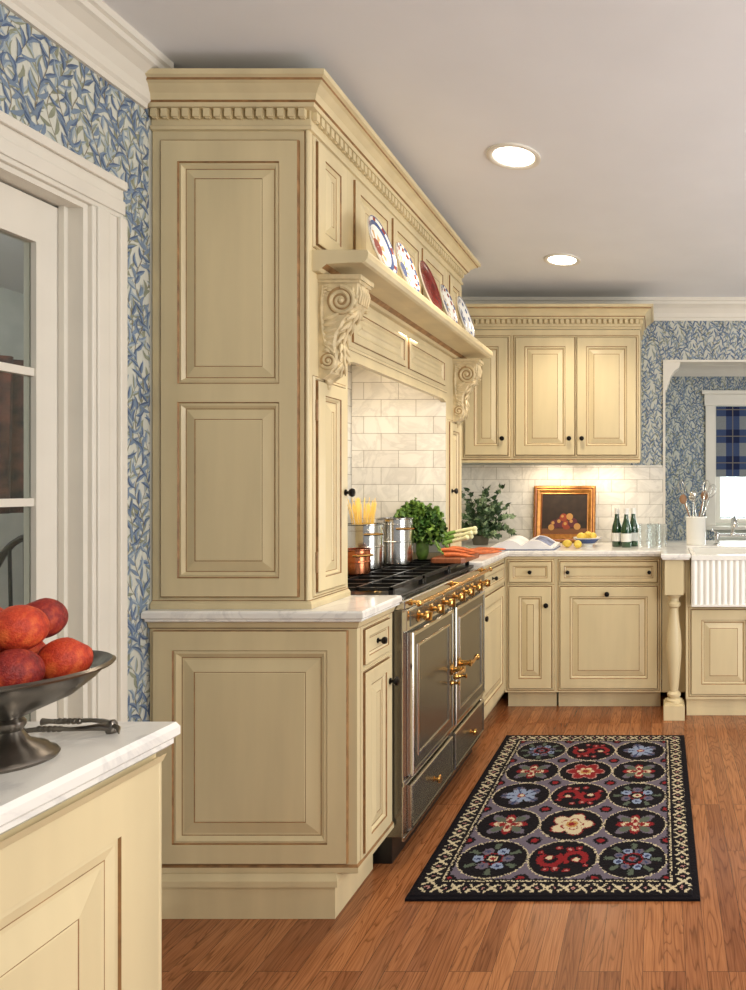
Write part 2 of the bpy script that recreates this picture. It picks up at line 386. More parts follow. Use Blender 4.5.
mb.box((BX0+BX1)/2-.01,(BX0+BX1)/2+.01,5.425,5.455,BZ0,BZ1)
wd=mk('window_1',mb,WHITE,kind='structure')
mb=MB(); mb.box(BX0+.04,BX1-.04,5.438,5.442,BZ0+.03,BZ1-.03); mk('glass_pane',mb,PANE,wd)

def pattern_grid(name,mats,fn,O,u,v,n,w,h,cell,hfn,label,cat,parent=None):
    nx=int(w/cell);ny=int(h/cell);mb=MB();cols=[];O=V(O)
    for j in range(ny+1):
        for i in range(nx+1):
            a=w*i/nx;c=h*j/ny; mb.v.append(O+u*a+v*c+n*hfn(a,c))
    for j in range(ny):
        for i in range(nx):
            b=j*(nx+1)+i; mb.face((b,b+1,b+nx+2,b+nx+1)); cols.append(fn((i+.5)*w/nx,(j+.5)*h/ny))
    b=len(mb.v)
    for (a,c) in ((0,0),(w,0),(w,h),(0,h)): mb.v.append(O+u*a+v*c); 
    for (a,c) in ((0,0),(w,0),(w,h),(0,h)): mb.v.append(O+u*a+v*c+n*hfn(a,c))
    mb.face((b,b+3,b+2,b+1)); cols.append(fn(.001,.001))
    for i in range(4):
        j=(i+1)%4; mb.face((b+i,b+j,b+4+j,b+4+i)); cols.append(fn(.001,.001))
    o=mk(name,mb,mats,parent,label=label,cat=cat,recalc=False)
    at=o.data.attributes.new('pattern','FLOAT_COLOR','FACE')
    for k,c in enumerate(cols): at.data[k].color=(*s2l(c),1)
    return o
def plaid(a,c):
    P=.21; a2=(a+.03)%P; c2=(c+.05)%P
    k=(a2<P*.5)+(c2<P*.5)
    r=[(36,44,76),(64,78,112),(132,136,138)][k]
    if abs(a2-P*.75)<.004 or abs(c2-P*.75)<.004: r=(124,118,108)
    return r
pattern_grid('roman_shade',PLAIDM,plaid,(BX0+.005,5.395,1.37),X,Z,-Y,BX1-BX0-.01,.555,.007,lambda a,c:.012+.006*abs(math.sin(c*12)),'navy and tan plaid fabric roman shade in window','window shade')
mb=MB(); mb.box(-1.52,-1.50,DY1+cw,2.02,0,.12); mk('baseboard_left',mb,WHITE,kind='structure')

# ------------------------------------------------------------------ cabinet helpers
def dsteps(t,fw,g=.003,raised=True):
    L=[(0,.0,0),(0,t-.002,1),(.002,t,0),(fw,t,0),(fw+g,t-.004,1),(fw+g+.004,t-.003,0),(fw+g+.011,t-.010,0),(fw+2*g+.011,t-.011,1)]
    if raised: L+=[(fw+2*g+.014,t-.011,0),(fw+2*g+.040,t-.003,0),(fw+3*g+.040,t-.0035,1)]
    L+=[(fw+3*g+.042,t-.0030 if raised else t-.011,0)]
    return L
def bead(mb,O,u,n,w,h,g=.003):
    O=V(O);u=V(u);n=V(n); R=[]
    for (i,d) in ((-.013-g,0.0003),(-.013,.0003),(-.010,.005),(-.006,.005),(-.003,.0003),(-.003+g,.0003)):
        R.append([O+u*a+Z*c+n*d for (a,c) in ((i,i),(w-i,i),(w-i,h-i),(i,h-i))])
    mb.rings(R,[1,0,0,0,1],sm=False)
def knob(parent,p,n,mats=BLACKK,r=.015,name='knob'):
    mb=MB(); mb.lathe(p,[(r*.7,0),(r*.7,.003),(r*.35,.005),(r*.35,.012),(r*.8,.016),(r,.022),(r*.85,.028),(0,.031)],axis=n,seg=16); return mk(name,mb,mats,parent)
def door(parent,body,O,u,n,w,h,fw=.05,t=.012,g=.0022,kn=None,name='door',hinge=None,raised=True):
    bead(body,O,u,n,w,h,g)
    mb=MB(); mb.panel(V(O)+V(n)*.0004,u,Z,n,w,h,dsteps(t,fw,g,raised)); d=mk(name,mb,CG,parent)
    if kn: knob(d,V(O)+V(u)*kn[0]+Z*kn[1]+V(n)*t,n)
    if hinge is not None:
        for zz in (.09,h-.09):
            m=MB(); p=V(O)+V(u)*hinge+Z*zz+V(n)*(t*.6); m.lathe(p-Z*.025,[(.0045,0),(.0045,.05)],seg=10); m.sphere(p-Z*.028,.005,8); m.sphere(p+Z*.028,.005,8)
            mk('hinge',m,GLAZE,d)
    return d
def drawer(parent,body,O,u,n,w,h,kns=(.5,),g=.0022,fw=.022):
    bead(body,O,u,n,w,h,g); t=.012
    mb=MB(); mb.panel(V(O)+V(n)*.0004,u,Z,n,w,h,[(0,0,0),(0,t-.002,1),(.002,t,0),(fw,t,0),(fw+g,t-.003,1),(fw+g+.006,t-.006,0),(fw+2*g+.006,t-.006,1),(fw+2*g+.007,t-.006,0)]); d=mk('drawer',mb,CG,parent)
    for k in kns: knob(d,V(O)+V(u)*w*k+Z*h*.5+V(n)*(t-.006),n,r=.012)
    return d

# ------------------------------------------------------------------ range-wall base cabinet (near)
FX=-.90
cab=thing('base_cabinet','cream glazed base cabinet with marble top beside the range','cabinet',(-1.2,2.15,0))
body=MB(); body.box(-1.515,FX,2.02,2.285,.135,.884)
body.box(-1.515,-.965,2.02,2.285,0,.135)
body.sweep([(0,.10),(.012,.10),(.012,.118),(.004,.135),(0,.14)],[(-1.515,2.02),(-.965,2.02),(-.965,2.285)])
body.sweep([(0,.138),(.006,.14),(.006,.155),(0,.162)],[(-1.515,2.02),(FX,2.02),(FX,2.285)],mats=[0,0,1])
body.sweep([(0,.862),(.005,.866),(.012,.884)],[(-1.515,2.02),(FX,2.02),(FX,2.285)],mats=[1,0])
drawer(cab,body,(FX,2.055,.745),Y,X,.195,.105)
door(cab,body,(FX,2.055,.175),Y,X,.195,.545,fw=.038,kn=(.18,.47))
mk('body',body,CG,cab)
mb=MB(); mb.panel((-1.50,2.02,.168),X,Z,-Y,.575,.69,[(0,0,0),(0,.010,1),(.002,.012,1),(.003,.012,0),(.058,.012,0),(.0605,.007,1),(.068,.009,0),(.080,.001,0),(.0825,.001,1),(.088,.001,0),(.122,.010,0),(.1242,.009,1),(.127,.010,0)])
mk('side_panel',mb,CG,cab)
ogee=[(-.014,.885),(-.006,.889),(-.006,.895),(0,.899),(0,.914),(-.004,.92)]
mb=MB(); mb.sweep(ogee,[(-1.515,1.985),(-.868,1.985),(-.868,2.288),(-1.515,2.288)],closed=True,capprof=True,mats=0)
mk('marble_worktop',mb,MARBLE,label='short white marble worktop with moulded edge on cabinet',cat='countertop')

# ------------------------------------------------------------------ range surround
UX=-1.045; T0,T1,T2,T3=2.03,2.275,3.325,3.57
sur=thing('range_surround','tall cream glazed range surround with mantel shelf and dentil crown','cabinet',(-1.28,2.15,.92))
body=MB()
body.box(-1.515,UX,T0,T1,.9205,2.40)
body.sweep([(0,.9205),(.01,.9205),(.01,.935),(.003,.943),(0,.945)],[(-1.515,T0),(UX,T0),(UX,T1)],mats=[0,0,0,1])
door(sur,body,(UX,T0+.03,.965),Y,X,.185,.64,fw=.04,kn=(.172,.30),hinge=-.004)
door(sur,body,(UX,T0+.03,2.02),Y,X,.185,.31,fw=.04)
mk('tower',body,CG,sur)
body=MB(); body.box(-1.515,UX,T2,T3,.9205,2.40)
door(sur,body,(UX,T2+.03,.965),Y,X,.185,.64,fw=.04,kn=(.02,.30))
door(sur,body,(UX,T2+.03,2.02),Y,X,.185,.31,fw=.04)
mk('tower',body,CG,sur)
mb=MB()
def ringp(mb,x0,z0,w,h):
    mb.panel((x0,T0-.011,z0),X,Z,-Y,w,h,[(0,0,0),(.0,.001,1),(.003,-.004,1),(.010,-.002,0),(.018,-.010,0),(.0205,-.010,1),(.024,-.0095,0),(.050,-.001,0),(.0522,-.002,1),(.055,-.001,0)])
xl,xr,zb,zt=-1.485,-1.075,.955,2.315
mb.panel((xl,T0,zb),X,Z,-Y,xr-xl,zt-zb,[(0,0,0),(0,.009,1),(.003,.011,1)])
mb.f.pop();mb.m.pop();mb.sm.pop()
a0,a1=xl+.052,xr-.056; z1,z2,z3,z4=1.012,1.535,1.59,2.25
def rail(x0,x1,za,zc): 
    b=len(mb.v); y=T0-.011
    for p in ((x0,za),(x1,za),(x1,zc),(x0,zc)): mb.v.append(V((p[0],y,p[1])))
    mb.face((b,b+1,b+2,b+3),0)
rail(xl+.003,a0,zb+.003,zt-.003); rail(a1,xr-.003,zb+.003,zt-.003); rail(a0,a1,zb+.003,z1); rail(a0,a1,z2,z3); rail(a0,a1,z4,zt-.003)
ringp(mb,a0,z1,a1-a0,z2-z1); ringp(mb,a0,z3,a1-a0,z4-z3)
mk('side_panel',mb,CG,sur,recalc=False)
mb=MB(); mb.lathe((UX-.006,T0-.001,.945),[(.006,0),(.006,1.40)],seg=10,mats=0); mb.box(UX-.016,UX-.0135,T0-.0015,T0,.945,2.345,1); mk('corner_bead',mb,CG,sur)
HZ=1.735; HI=1.92
hood=MB(); hood.box(-1.515,UX-.024,T1,T2,HI,2.40); hood.box(UX-.024,UX,T1,T2,HZ,2.40)
for i in range(3):
    w=(T2-T1-.06)/3; door_O=(UX,T1+.03+i*w+.012,2.02)
    hood.panel(V(door_O),Y,Z,X,w-.024,.31,dsteps(.010,.035,.0022))
hw=(T2-T1)/2
for i in range(2):
    hood.panel((UX,T1+.03+i*(hw-.012),1.775),Y,Z,X,hw-.05,.128,dsteps(.010,.022,.0022))
R=[]
for k in range(25):
    t=k/24; y=T1+(T2-T1)*t; e=min(1,min(t,1-t)/.06); z=HZ-.036+.012*math.sin(e*math.pi/2)**.6
    R.append([V((UX-.024,y,HZ)),V((UX,y,HZ)),V((UX,y,z)),V((UX-.024,y,z))])
hood.rings(R,0,sm=False)
hood.sweep([(0,1.745),(.004,1.745),(.004,1.755),(0,1.758)],[(UX,T1),(UX,T2)],mats=[1,0,1])
mk('hood',hood,CG,sur)
mb=MB()
pr=[(0,1.932),(.02,1.932),(.03,1.940),(.045,1.952),(.10,1.956),(.15,1.957),(.160,1.961),(.168,1.972),(.170,1.986),(.165,1.995),(0,1.995)]
mb.sweep(pr,[(UX,T0+.01),(UX,T3-.01)],mats=[0,0,1,0,0,0,0,0,0,0]); mk('mantel_shelf',mb,CG,sur)
def crown(parent,path,z,sc=1.0,pitch=.030):
    mb=MB(); k=sc
    pr=[(0,z),(.008*k,z+.002),(.010*k,z+.012),(.004*k,z+.016),(.004*k,z+.034),(.004*k,z+.060),(.022*k,z+.062),(.026*k,z+.072),(.032*k,z+.076),(.040*k,z+.092),(.060*k,z+.108),(.070*k,z+.112),(.072*k,z+.118),(.082*k,z+.122),(.084*k,z+.136),(0,z+.136)]
    mb.sweep(pr,path,mats=[0,0,1,0,0,0,0,1,0,0,0,1,0,0,0])
    for i in range(len(path)-1):
        a=V((*path[i],0));b=V((*path[i+1],0));d=(b-a);L=d.length;d.normalize();n=V((d.y,-d.x,0))
        m=int(L/pitch)
        for q in range(m):
            s=a+d*((q+.5)*L/m-pitch*.33)+n*.004*k+Z*(z+.036)
            mb.obox(s,d,Z,n,pitch*.62,.024,.014,0)
            mb.obox(s-Z*.004+d*pitch*.1,d,Z,n,pitch*.42,.004,.010,0)
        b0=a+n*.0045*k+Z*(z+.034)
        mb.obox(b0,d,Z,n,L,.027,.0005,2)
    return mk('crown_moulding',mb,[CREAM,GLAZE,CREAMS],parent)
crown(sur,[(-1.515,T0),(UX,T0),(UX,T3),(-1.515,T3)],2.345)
def corbel(parent,y0,w,H=.315,D=.124):
    mb=MB(); zt=1.931
    prof=[]
    N=36
    ctrl=[(0,1.0),(.10,1.0),(.20,.97),(.32,.82),(.44,.60),(.56,.44),(.66,.40),(.76,.46),(.86,.46),(.94,.34),(1,.14)]
    for i in range(N+1):
        t=i/N
        for (ta,oa),(tb,ob) in zip(ctrl,ctrl[1:]):
            if ta<=t<=tb:
                q=(t-ta)/(tb-ta); q=q*q*(3-2*q); prof.append((D*(oa+(ob-oa)*q),-H*t)); break
    R=[]
    for (yy,ins) in ((y0,.006),(y0+.006,0),(y0+w*.22,.005),(y0+w*.5,-.004),(y0+w*.78,.005),(y0+w-.006,0),(y0+w,.006)):
        R.append([V((UX,yy,zt-.012))]+[V((UX+o-ins,yy,zt-.012+z*(.97))) for o,z in prof]+[V((UX,yy,zt-.012-H*.97))])
    mb.rings(R,0,closed=True,cap0=True,cap1=True,sm=False)
    mb.box(UX,UX+D+.010,y0-.010,y0+w+.010,zt-.014,zt)
    mb.box(UX,UX+D+.004,y0-.005,y0+w+.005,zt-.024,zt-.014)
    def spiral(cx,cz,r0,turns,yy,dirn,th,s,a0=0):
        mb.lathe((UX+cx,yy+s*.0005,cz),[(r0*1.0,0),(r0*1.0,.0008)],axis=(0,s,0),seg=24,mats=1,sm=False)
        pts=[];rr=[]
        n=int(26*turns)
        for i in range(n+1):
            t=i/n; a=dirn*t*turns*2*math.pi+math.pi*.5+a0; r=r0*(1-t*.86)
            pts.append((UX+cx+r*math.cos(a),yy,cz+r*math.sin(a))); rr.append(th*(1-.5*t))
        mb.tube(pts,rr,8,0)
    def leaf(p0,p1,p2,wd,yy,s):
        n=8
        pts=[]
        for k in range(n+1):
            t=k/n; x=(1-t)**2*p0[0]+2*t*(1-t)*p1[0]+t*t*p2[0]; z=(1-t)**2*p0[1]+2*t*(1-t)*p1[1]+t*t*p2[1]; pts.append((UX+x,yy,z))
        mb.tube(pts,[wd*(.25+math.sin(math.pi*min(1,.08+k/n*.95)))*.8 for k in range(n+1)],8,0)
    for yy,s in ((y0-.001,-1),(y0+w+.001,1)):
        spiral(.070,zt-.078,.043,2.3,yy,-1,.0078,s)
        spiral(.030,zt-.262,.024,1.8,yy,1,.0056,s,2.2)
        mb.sphere((UX+.070,yy,zt-.078),.009,10); mb.sphere((UX+.030,yy,zt-.262),.006,10)
        mb.tube([(UX+.014,yy,zt-.03),(UX+.010,yy,zt-.10),(UX+.014,yy,zt-.17),(UX+.022,yy,zt-.215),(UX+.048,yy,zt-.238)],[.004,.006,.006,.005,.004],8,0)
        for q in range(6):
            zz=zt-.120-.019*q
            leaf((.014,zz-.018),(.030,zz-.010),(.070-.007*q,zz+.006-.006*q),.0074,yy,s)
        for q in range(4): leaf((.014,zt-.036-.012*q),(.02,zt-.030-.008*q),(.034-.004*q,zt-.030-.012*q),.005,yy,s)
        # leaf fringe curling round the big volute
        for q in range(7):
            a=math.radians(-60+q*32); r0=.043; c0=(.070+r0*math.cos(a),zt-.078+r0*math.sin(a)); c1=(.070+(r0+.013)*math.cos(a+.25),zt-.078+(r0+.013)*math.sin(a+.25))
            if c1[0]<D+.006 and c1[1]<zt-.03: leaf(c0,((c0[0]+c1[0])/2,(c0[1]+c1[1])/2),c1,.0055,yy,s)
    for q in range(6):
        t0=.30+q*.105; i0=min(N,int(t0*N)); i1=min(N,i0+5); o0,za=prof[i0]; o1,zc=prof[i1]
        for sgn in (-1,0,1):
            yc=y0+w/2; 
            P=[V((UX+o0+.0,yc,zt-.012+za*.97)),V((UX+(o0+o1)/2+.006,yc+sgn*w*.26,zt-.012+(za+zc)/2*.97)),V((UX+o1+.008,yc+sgn*w*.46,zt-.012+zc*.97+(.004 if sgn else -.006)))]
            mb.tube(P,[.004,.0085-.0006*q,.002],8,0)
    for k in range(5): 
        yy=y0+w*(k+.5)/5; mb.tube([(UX+D-.004,yy,zt-.026),(UX+D+.002,yy,zt-.052),(UX+D-.003,yy,zt-.085)],[.003,.005,.003],8,0)
    mb.sphere((UX+.014,y0+w/2,zt-H-.004),.012,10,0,(1,1.4,1.2))
    mb.sphere((UX+.013,y0+w/2,zt-H-.020),.007,10,0,(1,1,1.5))
    return mk('corbel',mb,[CARVE,CGL],parent,label='carved scroll corbel with acanthus leaf')
corbel(sur,T0+.05,.075); corbel(sur,T3-.14,.075)

mb=MB(); mb.box(-1.514,-1.506,T1+.001,T2-.001,.93,HI-.001); mk('tile_backsplash',mb,TILE_YZ,label='white marble subway tiles behind the range',cat='backsplash')
mb=MB(); mb.box(-1.504,-1.072,T2-.008,T2-.0005,.965,HI-.001); mb.box(-1.072,-1.047,T2-.008,T2-.0005,.965,HZ-.037); mk('tile_backsplash',mb,TILE_XZ,label='white marble subway tiles lining the range niche side',cat='backsplash')
mb=MB(); mb.box(-1.515,.019,4.525,4.537,.9205,1.432); mk('tile_backsplash',mb,TILE_XZ,label='white marble subway tile backsplash above worktop',cat='backsplash')

# ------------------------------------------------------------------ range cooker
RX=-.872; R0,R1=2.295,3.318
rng=thing('range_cooker','dark enamel range cooker with brass knobs and two ovens','range cooker',(-1.18,2.8,0))
mb=MB(); mb.box(-1.50,RX,R0,R1,.10,.868,0); mb.box(-1.48,RX-.04,R0+.02,R1-.02,0,.10,1)
mb.box(RX,RX+.006,R0,R0+.03,.10,.80,2); mb.box(RX,RX+.006,R1-.03,R1,.10,.80,2); mb.box(RX,RX+.006,(R0+R1)/2-.012,(R0+R1)/2+.012,.10,.80,2)
mb.box(RX,RX+.010,R0,R1,.268,.288,2); mb.box(RX,RX+.010,R0,R1,.085,.10,2)
mk('body',mb,[RSTEEL,BLACK,STEEL],rng,bevel=.002)
mb=MB(); mb.box(-1.502,RX+.012,R0,R1,.868,.900,0); mb.box(-1.49,RX-.03,R0+.02,R1-.02,.900,.908,1); mb.box(-1.502,-1.47,R0,R1,.90,.96,0); mk('hob_top',mb,[STEEL,BLACK],rng,bevel=.004)
mb=MB(); mb.obox((RX,R0,.795),Y,Z,X,R1-R0,.073,.018,0); mb.obox((RX+.018,R0+.03,.805),Y,Z,X,R1-R0-.06,.054,.003,1)
cp_=mk('control_panel',mb,[STEEL,RSTEEL],rng,bevel=.002)
for i in range(7):
    yy=R0+.10+i*(R1-R0-.20)/6; p=V((RX+.021,yy,.830)); mb=MB()
    mb.lathe(p,[(.021,0),(.021,.003),(.014,.005),(.009,.008),(.009,.019),(.015,.022),(.018,.028),(.018,.037),(.014,.041),(0,.042)],axis=X,seg=20,mats=[0]*9)
    mb.obox(p+X*.038+V((0,-.003,-.015)),Y,Z,X,.006,.030,.010,0)
    mk('knob',mb,BRASS,cp_)
mb=MB(); mb.tube([(RX+.050,R0+.03,.886),(RX+.050,R1-.03,.886)],.0065,12)
for yy in (R0+.05,(R0+R1)/2,R1-.05): mb.tube([(RX+.012,yy,.886),(RX+.050,yy,.886)],.006,10); mb.lathe((RX+.012,yy,.886),[(.012,0),(.012,.005),(.006,.008)],axis=X,seg=14)
for yy in (R0+.024,R1-.024): mb.sphere((RX+.050,yy,.886),.011,12)
mk('towel_rail',mb,BRASS,rng)
md=(R0+R1)/2
for (a,b_,side) in ((R0+.034,md-.016,1),(md+.016,R1-.034,0)):
    mb=MB(); w=b_-a
    mb.panel((RX+.0005,a,.293),Y,Z,X,w,.492,[(0,0,2),(0,.024,2),(.003,.027,2),(.014,.027,2),(.017,.024,0),(.050,.024,0),(.052,.027,2),(.059,.027,2),(.062,.022,0),(.07,.022,0)])
    d=mk('oven_door',mb,[RSTEEL,BLACK,STEEL],rng)
    hy=b_-.035 if side else a+.035
    m=MB(); p=V((RX+.027,hy,.545)); m.lathe(p,[(.022,0),(.022,.005),(.012,.010),(.010,.040),(.014,.045),(.014,.054),(0,.056)],axis=X,seg=18)
    s=-1 if side else 1
    m.tube([p+X*.049,p+X*.053+Y*.03*s,p+X*.047+Y*.075*s,p+X*.049+Y*.10*s],[.009,.008,.007,.010],10); m.sphere(p+X*.049+Y*.102*s,.013,12)
    m.lathe(p-Z*.055,[(.011,0),(.011,.004),(.006,.010),(.006,.026),(.011,.032),(0,.036)],axis=X,seg=14)
    mk('handle',m,BRASS,d)
    mb=MB(); mb.panel((RX+.0005,a,.106),Y,Z,X,w,.156,[(0,0,2),(0,.020,2),(.003,.023,2),(.010,.023,2),(.013,.020,0),(.02,.020,0)])
    d=mk('warming_drawer',mb,[RSTEEL,BLACK,STEEL],rng); knob(d,V((RX+.02,(a+b_)/2,.185)),X,BRASS,.015)
for gi in range(3):
    mb=MB(); ya=R0+.04+gi*(R1-R0-.08)/3; yb=ya+(R1-R0-.08)/3-.008; zt=.936
    xs=[-1.44,-1.30,-1.17,-1.04,-.925]
    for q,xx in enumerate(xs): mb.box(xx-.006,xx+.006,ya,yb,zt-.008,zt+.004)
    for q in range(4):
        yy=ya+.006+(yb-ya-.012)*q/3; mb.box(-1.446,-.919,yy-.006,yy+.006,zt-.010,zt+.002)
    for xx in (-1.44,-.925):
        for yy in (ya+.008,yb-.008): mb.box(xx-.008,xx+.008,yy-.007,yy+.007,.908,zt-.008)
    mk('pan_support',mb,IRON,rng)
    for xx in (-1.32,-1.05):
        mb=MB(); mb.lathe((xx,(ya+yb)/2,.908),[(.05,0),(.05,.006),(.035,.008),(.035,.014),(.03,.018),(0,.018)],seg=20,mats=[0,0,1,1,1]); mk('burner',mb,[BRASS,IRON],rng)
GT=.9405

# ------------------------------------------------------------------ corner + far base cabinets
c2=thing('base_cabinet','cream glazed corner base cabinet between range and sink run','cabinet',(-1.2,3.6,0))
body=MB(); body.box(-1.515,FX,3.328,4.523,.10,.884); body.box(-1.50,FX-.07,3.345,4.5,0,.10,0)
drawer(c2,body,(FX,3.36,.745),Y,X,.535,.105)
door(c2,body,(FX,3.36,.125),Y,X,.535,.595,fw=.05,kn=(.04,.5))
mk('body',body,[CREAM,GLAZE],c2)
FY=3.93
def far_cab(x0,x1,label,kn,kd):
    c=thing('base_cabinet',label,'cabinet',((x0+x1)/2,4.2,0)); b=MB()
    b.box(x0,x1,FY,4.523,.10,.884); b.box(x0+.005,x1-.005,FY+.06,4.5,0,.0995,0)
    w=x1-x0-.05
    drawer(c,b,(x0+.025,FY,.738),X,-Y,w,.115,kns=kn,g=.0032)
    door(c,b,(x0+.025,FY,.125),X,-Y,w,.585,fw=.055,kn=kd,g=.0032)
    mk('body',b,CG,c); return c
far_cab(-.895,-.602,'narrow cream glazed base cabinet with drawer and door',(.5,),(.215,.48))
far_cab(-.600,.008,'wide cream glazed base cabinet with panelled dishwasher-style front',(.08,.92),(.27,.545))
c3=thing('sink_cabinet','cream base cabinet below the fluted apron sink','cabinet',(.5,4.1,0))
b=MB(); SY=3.80
b.box(.145,1.2,SY,4.523,.10,.625); b.box(.145,.17,SY,4.523,.625,.884); b.box(.94,1.2,SY,4.523,.625,.884); b.box(.012,.145,3.93,4.523,.10,.884); b.box(.15,1.19,SY+.03,4.5,0,.0995,0)
door(c3,b,(.175,SY,.13),X,-Y,.36,.47,fw=.055,g=.0032,kn=(.33,.42)); door(c3,b,(.55,SY,.13),X,-Y,.36,.47,fw=.055,g=.0032,kn=(.03,.42))
mk('body',b,CG,c3)
mb=MB(); pc=(.078,3.80)
mb.box(.02,.136,3.742,3.858,0,.080); mb.box(.028,.128,3.750,3.850,.080,.092)
mb.lathe((*pc,.092),[(.045,0),(.045,.010),(.030,.020),(.038,.032),(.038,.044),(.024,.056),(.026,.08),(.033,.15),(.040,.23),(.043,.30),(.040,.37),(.030,.44),(.025,.50),(.024,.52),(.036,.53),(.038,.545),(.027,.558),(.028,.575),(.042,.588),(.045,.60)],seg=32)
mb.box(.026,.130,3.748,3.852,.69,.884); mb.box(.1285,.1449,3.81,3.85,.69,.884)
mk('turned_post',mb,CREAM,c3)
mb=MB(); sx0,sx1,sy0,sy1=.172,.925,3.725,4.205
pts=[];n=46
for i in range(n*4+1):
    t=i/(n*4); x=sx0+(sx1-sx0)*t; pts.append((x,sy0+.012-.008*abs(math.sin(t*n/2*math.pi*1.0))))
R=[[V((x,y,z)) for x,y in pts] for z in (.635,.885)]
mb.rings(R,0,closed=False,sm=True)
mb.box(sx0,sx1,sy0+.012,sy0+.04,.630,.912); mb.box(sx0-.0,sx1,sy0-.004,sy0+.012,.884,.912); mb.box(sx0,sx1,sy0,sy0+.012,.628,.640)
mb.box(sx0,sx0+.025,sy0+.04,sy1,.630,.912); mb.box(sx1-.025,sx1,sy0+.04,sy1,.630,.912); mb.box(sx0+.025,sx1-.025,sy1-.025,sy1,.630,.912); mb.box(sx0+.025,sx1-.025,sy0+.04,sy1-.025,.630,.655)
mk('apron_sink',mb,PORC,label='white fluted fireclay apron-front sink set in worktop',cat='sink',bevel=.002)
poly=[(-1.515,3.328),(-.868,3.328),(-.868,3.90),(.005,3.90),(.005,3.715),(.168,3.715),(.168,4.21),(.93,4.21),(.93,3.715),(1.2,3.715),(1.2,4.523),(-1.515,4.523)]
mb=MB(); mb.sweep(ogee,poly,closed=True,capprof=True)
mk('marble_worktop',mb,MARBLE,label='long white marble worktop turning the corner to the sink',cat='countertop',recalc=True)
mb=MB(); mb.box(.037,1.59,4.524,4.70,.885,.918); mk('trim_7',mb,MARBLE,kind='structure')
fx=.46
fa=thing('faucet','chrome bridge faucet with two lever handles behind sink','faucet',(fx,4.30,.92))
mb=MB(); mb.tube([(fx,4.30,.99),(fx,4.30,1.06),(fx,4.27,1.09),(fx,4.20,1.095),(fx,4.14,1.07),(fx,4.13,1.04)],[.012,.012,.011,.011,.011,.013],12); mb.tube([(fx-.1,4.30,.98),(fx+.1,4.30,.98)],.011,12); mb.sphere((fx,4.3,.985),.018,12); mk('spout',mb,CHROME,fa)
for s in (-1,1):
    xx=fx+.1*s
    mb=MB(); mb.lathe((xx,4.30,.9201),[(.024,0),(.024,.006),(.012,.014),(.012,.05),(.018,.056),(.018,.07),(.01,.078),(0,.08)],seg=16)
    mb.tube([(xx,4.30,.998),(xx+s*.03,4.29,1.012)],[.006,.004],8); mb.sphere((xx+s*.032,4.29,1.013),.008,8); mk('handle',mb,CHROME,fa)

# ------------------------------------------------------------------ far uppers
def upper(x0,x1,fy,nd,label):
    c=thing('wall_cabinet',label,'cabinet',((x0+x1)/2,4.4,1.435)); b=MB()
    b.box(x0,x1,fy,4.523,1.46,2.26); b.box(x0,x1,fy+.004,fy+.02,1.436,1.46)
    b.sweep([(0,1.436),(.006,1.438),(.006,1.452),(0,1.458)],[(x0,fy),(x1,fy)],mats=[0,0,1])
    w=(x1-x0-.05)
    if nd==1: door(c,b,(x0+.035,fy,1.485),X,-Y,w-.01,.725,fw=.055,g=.0032,kn=(w-.04,.10))
    else:
        hw=(w-.018)/2
        door(c,b,(x0+.025,fy,1.485),X,-Y,hw,.725,fw=.055,g=.0032,kn=(hw-.03,.10))
        door(c,b,(x0+.025+hw+.018,fy,1.485),X,-Y,hw,.725,fw=.055,g=.0032,kn=(.03,.10))
    mk('body',b,CG,c); return c
ca=upper(-1.24,-.918,4.214,1,'single-door cream glazed wall cabinet with dentil crown'); cb=upper(-.917,-.124,4.21,2,'double-door cream glazed wall cabinet with dentil crown')
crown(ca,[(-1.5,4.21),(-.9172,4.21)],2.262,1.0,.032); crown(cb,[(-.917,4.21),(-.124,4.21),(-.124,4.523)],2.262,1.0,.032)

# ------------------------------------------------------------------ foreground cabinet
IX=-.757
c4=thing('island_cabinet','cream glazed cabinet with raised panel and marble top','cabinet',(-1.0,.4,0))
b=MB(); b.box(-1.30,IX-.0005,-.30,1.022,.10,.882); b.box(-1.27,IX-.06,-.28,.99,0,.10)
mk('body',b,CG,c4)
for (a,w) in ((.40,.622),(-.28,.66)):
    mb=MB(); mb.panel((IX,a,.12),Y,Z,X,w,.75,[(0,0,0),(0,.005,1),(.0015,.007,0),(.075,.007,0),(.0765,.003,1),(.083,.004,0),(.096,.001,0),(.0975,.001,1),(.103,.001,0),(.145,.008,0),(.1465,.0075,1),(.149,.008,0)]); mk('side_panel',mb,CG,c4)
mb=MB(); mb.lathe((IX+.002,1.020,.12),[(.006,0),(.006,.755)],seg=10); mb.sweep([(0,.868),(.004,.87),(.010,.882)],[(IX+.006,-.3),(IX+.006,1.022)],mats=[1,0]); mk('corner_bead',mb,CG,c4)
mb=MB(); o2=[(-.012,.883),(-.006,.888),(-.006,.895),(0,.90),(0,.912),(-.004,.92)]
mb.sweep(o2,[(-1.33,-.33),(-.742,-.33),(-.742,1.052),(-1.33,1.052)],closed=True,capprof=True); mk('marble_worktop',mb,MARBLE,label='white marble worktop with moulded edge holding fruit bowl',cat='countertop')
BC=V((-.855,.895,.9202)); mb=MB()
prof=[(.0,0),(.048,0),(.050,.004),(.047,.009),(.041,.012),(.038,.017),(.020,.027),(.012,.040),(.016,.047),(.016,.052),(.012,.057),(.030,.066),(.066,.082),(.088,.101),(.099,.114),(.107,.116),(.109,.119),(.105,.122),(.094,.116),(.080,.103),(.058,.089),(.030,.079),(0,.077)]
mb.lathe(BC,prof,seg=64)
mk('pedestal_bowl',mb,PEWTER,label='pewter footed bowl holding blood oranges on marble',cat='bowl')
Zo=1.046
